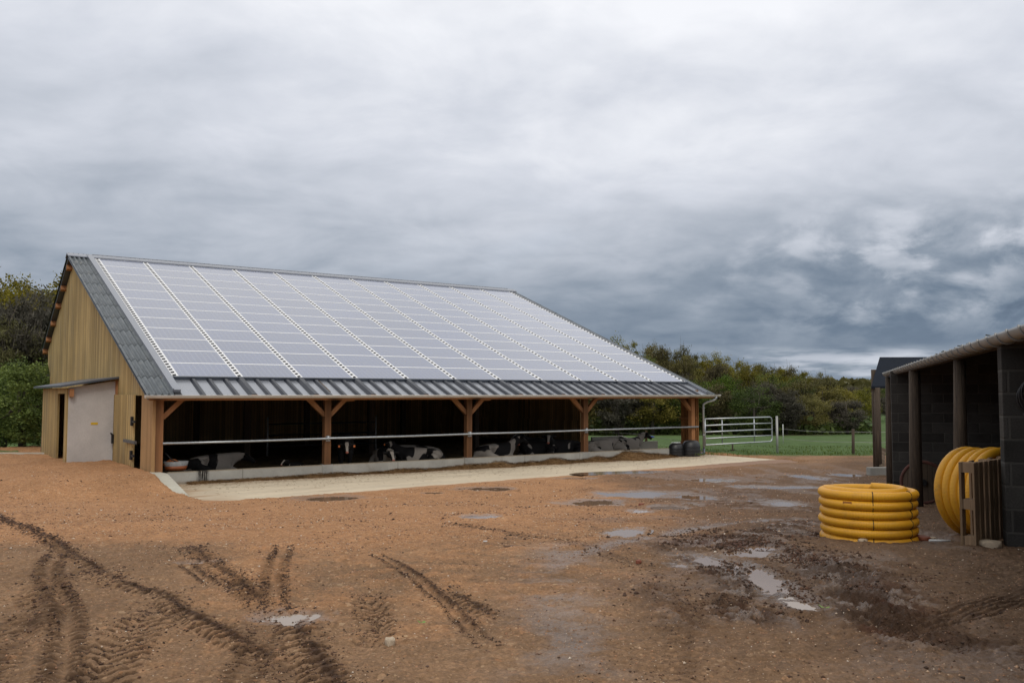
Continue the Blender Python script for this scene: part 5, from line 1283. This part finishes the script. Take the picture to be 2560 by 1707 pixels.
def make_tree(seed, H, rad, low, matn, N, leaf_, bare, K=64):
    """returns trunk mesh, crown mesh"""
    r = np.random.default_rng(seed); cs = []
    while len(cs) < K:
        p = r.normal(size=3); p /= np.linalg.norm(p); q = r.uniform(.35, 1.) ** .6
        x, y, z = p[0] * rad * q, p[1] * rad * q, (low + (1 - low) * (.5 + .5 * p[2] * q)) * H
        f = (z / H - low) / (1 - low); lim = rad * (1.05 * math.sin(math.pi * min(1, max(.02, .18 + .74 * f))) ** .6)
        if math.hypot(x, y) < lim: cs.append((x, y, z * r.uniform(.93, 1.04)))
    cs = np.array(cs); cr = r.uniform(.11, .22, K) * rad * 1.35
    idx = r.integers(0, K, N); off = r.normal(size=(N, 3)) * cr[idx][:, None] * np.array([1, 1, .8]) * .62; P_ = cs[idx] + off
    P_[:, 2] = np.maximum(P_[:, 2], .02 * H)
    me, n, rr = quads_mesh('crown', P_, leaf_, 3.4 if bare else 1.0, 1.2 if bare else 0., M[matn], seed + 1)
    ct = r.uniform(.15, .85, K); set_tone(me, np.clip(ct[idx] + r.normal(size=N) * .16, 0, 1))
    mb = MB(); lean = r.uniform(-.04, .04, 2) * H
    mb.tube([(0, 0, -.3), (lean[0] * .3, lean[1] * .3, .3 * H), (lean[0], lean[1], .62 * H), (lean[0] * 1.2, lean[1], .88 * H)], 1, 7, rs=[.030 * H, .021 * H, .012 * H, .003 * H])
    for k in range(16 if bare else 10):
        c_ = cs[int(r.integers(K))]; z0 = H * r.uniform(.22, .6); f = z0 / (.62 * H); b0 = Vector((lean[0] * f, lean[1] * f, z0)); e_ = Vector(c_); mid = (b0 + e_) / 2 + Vector((0, 0, -.04 * H))
        mb.tube([b0, mid, e_], 1, 5, rs=[.010 * H, .006 * H, .002 * H])
        if bare:
            for q in range(3):
                e2 = e_ + Vector(tuple(r.normal(size=3) * rad * .25)) + Vector((0, 0, .1 * H)); mb.tube([mid.lerp(e_, .5), e2], 1, 4, rs=[.004 * H, .001 * H])
    return mb.mesh('trunk', M['bark']), me
KINDS = {  # look: (material, size, ...)
 'olive': [make_tree(100 + i, 10, 3.3, .12, 'leaf_olive', 15000, .10, False) for i in range(3)],
 'green': [make_tree(200 + i, 10, 3.4, .06, 'leaf_green', 15000, .10, False) for i in range(2)],
 'bright': [make_tree(300, 10, 3.2, .05, 'leaf_bright', 15000, .10, False)],
 'brown': [make_tree(400 + i, 10, 3.1, .12, 'leaf_brown', 11000, .07, True) for i in range(2)],
 'grey': [make_tree(500 + i, 10, 3.0, .10, 'leaf_grey', 10000, .07, True) for i in range(2)],
}
LOOK = {'olive': 'olive-yellow budding oak', 'green': 'dark green leafy tree', 'bright': 'fresh bright green tree', 'brown': 'brown twiggy tree coming into bud', 'grey': 'bare grey-branched tree'}
def tree(kind, x, y, h, region, wid=1., dz=0.):
    tm, cm = KINDS[kind][random.randrange(len(KINDS[kind]))]
    t = thing('tree', f"{LOOK[kind]} in the {region}", 'tree', (x, y, gz(x, y) + dz), random.uniform(0, 6.28), f"{LOOK[kind]}s in the {region}"); s_ = h / 10
    t.scale = (s_ * wid, s_ * wid, s_)
    for nm, me_ in (('trunk', tm), ('crown', cm)): o = bpy.data.objects.new(nm, me_); col.objects.link(o); o.parent = t
rt = random.Random(5); random.seed(11)
# wood beyond the pasture: rows climbing the slope to the left. Tree-top height follows the skyline.
def skyline(px): return float(np.interp(px, [1200, 1420, 1560, 1640, 1700, 1760, 1840, 1920, 2000, 2060, 2110, 2140], [856, 854, 860, 871, 882, 892, 900, 916, 932, 940, 948, 985]))
rowsR = [(104, 4.2, .62), (112, 4.8, .78), (122, 5.2, .9), (136, 5.4, .97), (150, 5.4, 1.0), (162, 5.4, 1.0)]
for ri, (y0, sp_, frac) in enumerate(rowsR):
    x = -4.0 + (ri % 2) * sp_ / 2
    while True:
        x += sp_ * rt.uniform(.85, 1.15); y = y0 + rt.uniform(-2, 2) + max(0, x - 36) * .8; px_ = 1280 + 2208 * x / y
        if px_ > 2128 - ri * 10: break
        if px_ < 1290: continue
        g = gz(x, y); top = 2.45 + (984 - skyline(px_)) / 2208 * y; h = (top - g) * frac * rt.uniform(.95, 1.06) * (1.04 if ri < 2 else 1.02)
        h = max(4.5, min(h, 22))
        if ri == 0: kind = rt.choice(['green', 'grey', 'bright', 'green', 'brown', 'olive'])
        elif ri < 3: kind = rt.choice(['grey', 'brown', 'brown', 'olive', 'green', 'bright', 'brown'])
        else: kind = rt.choice(['olive', 'olive', 'olive', 'brown', 'olive'])
        tree(kind, x, y, h, 'wood beyond the pasture', wid=max(.8, min(1.35, 8.5 / h)) * (1.0 if h > 7 else 1.1))
# wood left of the barn
for ri, (y0, frac) in enumerate(((66, .74), (72, .9), (80, 1.0), (88, 1.0))):
    for k in range(5):
        px_ = -40 + k * 58 + rt.uniform(-14, 14) + (ri % 2) * 26; y = y0 + rt.uniform(-2, 2); x = (px_ - 1280) / 2208 * y
        top = 2.45 + (984 - float(np.interp(px_, [-60, 0, 60, 110, 140], [742, 738, 728, 722, 730]))) / 2208 * y; h = (top - gz(x, y)) * frac * rt.uniform(.97, 1.06) * 1.06
        kind = rt.choice(['grey', 'grey', 'brown']) if ri < 2 else rt.choice(['olive', 'olive', 'olive'])
        tree(kind, x, y, h, 'wood left of the barn', wid=.95)
for (px_, y, h, w_) in ((62, 41, 4.2, 1.5), (-40, 43, 4.3, 1.5), (15, 47, 4.6, 1.3), (125, 46, 3.8, 1.2)):
    x = (px_ - 1280) / 2208 * y
    lab = {62: 'big rounded bright green bush right beside the lean-to', -40: 'bright green bush at the left edge of the picture', 15: 'bright green bush standing behind two others left of the barn', 125: 'bright green bush half hidden by the lean-to'}[px_]
    tm, cm = KINDS['bright'][0]; t = thing('bush', lab, 'bush', (x, y, gz(x, y) - .1), random.uniform(0, 6), 'green bushes left of the barn'); t.scale = (h / 10 * w_, h / 10 * w_, h / 10)
    for nm, me_ in (('stem', tm), ('foliage', cm)): o = bpy.data.objects.new(nm, me_); col.objects.link(o); o.parent = t
# small trees at the far end of the valley, right
for (px_, y, h, kd) in ((2152, 190, 8, 'olive'), (2172, 230, 9, 'brown'), (2190, 210, 7, 'grey'), (2235, 220, 9, 'green'), (2262, 240, 9, 'olive'), (2140, 260, 10, 'grey')):
    x = (px_ - 1280) / 2208 * y; tree(kd, x, y, h, 'hedge at the far end of the valley', 1.3)
# far wooded hill as one mass
n = 9000; r2 = np.random.default_rng(77); yy = r2.uniform(330, 700, n); xx = r2.uniform(.24, .75, n) * yy; k = fbm(xx * .02, yy * .02, 3, 7)
zz = base_z(xx, yy) + r2.uniform(.5, 8, n) + k * 4
me, n_, rr_ = quads_mesh('distant_wood', np.stack([xx, yy, zz], 1), 2.6, 1., 0, M['leaf_brown'], 3); set_tone(me, np.clip(.35 + (k - .5) * 1.6 + r2.normal(size=n) * .15, 0, 1))
o = bpy.data.objects.new('distant_wood', me); col.objects.link(o); o['kind'] = 'stuff'
# undergrowth at the foot of the wood
n = 16000; r2 = np.random.default_rng(78); xx = r2.uniform(-6, 46, n); yy = 101.5 + r2.uniform(0, 1, n) ** .7 * 26 + np.maximum(0, xx - 36) * .8; zz = base_z(xx, yy) + np.abs(r2.normal(size=n)) * .9
n2 = 5000; x2 = r2.uniform(-58, -28, n2); y2 = 58 + r2.uniform(0, 1, n2) * 30; z2 = base_z(x2, y2) + np.abs(r2.normal(size=n2)) * 1.0
P3 = np.concatenate([np.stack([xx, yy, zz], 1), np.stack([x2, y2, z2], 1)])
me, n_, rr_ = quads_mesh('undergrowth', P3, .32, 1., 0, M['leaf_green'], 4); set_tone(me, np.clip(r2.normal(size=len(P3)) * .2 + .25, 0, 1))
o = bpy.data.objects.new('undergrowth', me); col.objects.link(o); o['kind'] = 'stuff'
# grass tufts along the yard edge
n = 3500; r2 = np.random.default_rng(79); xx = r2.uniform(7, 20, n); yy = 34.4 + r2.uniform(0, 1, n) ** 1.6 * 16; zz = base_z(xx, yy) + .05
me, n_, rr_ = quads_mesh('grass_tufts', np.stack([xx, yy, zz], 1), .018, 3.0, 2.5, M['leaf_bright'], 6); set_tone(me, np.clip(r2.normal(size=n) * .2 + .5, 0, 1))
o = bpy.data.objects.new('grass_tufts', me); col.objects.link(o); o['kind'] = 'stuff'
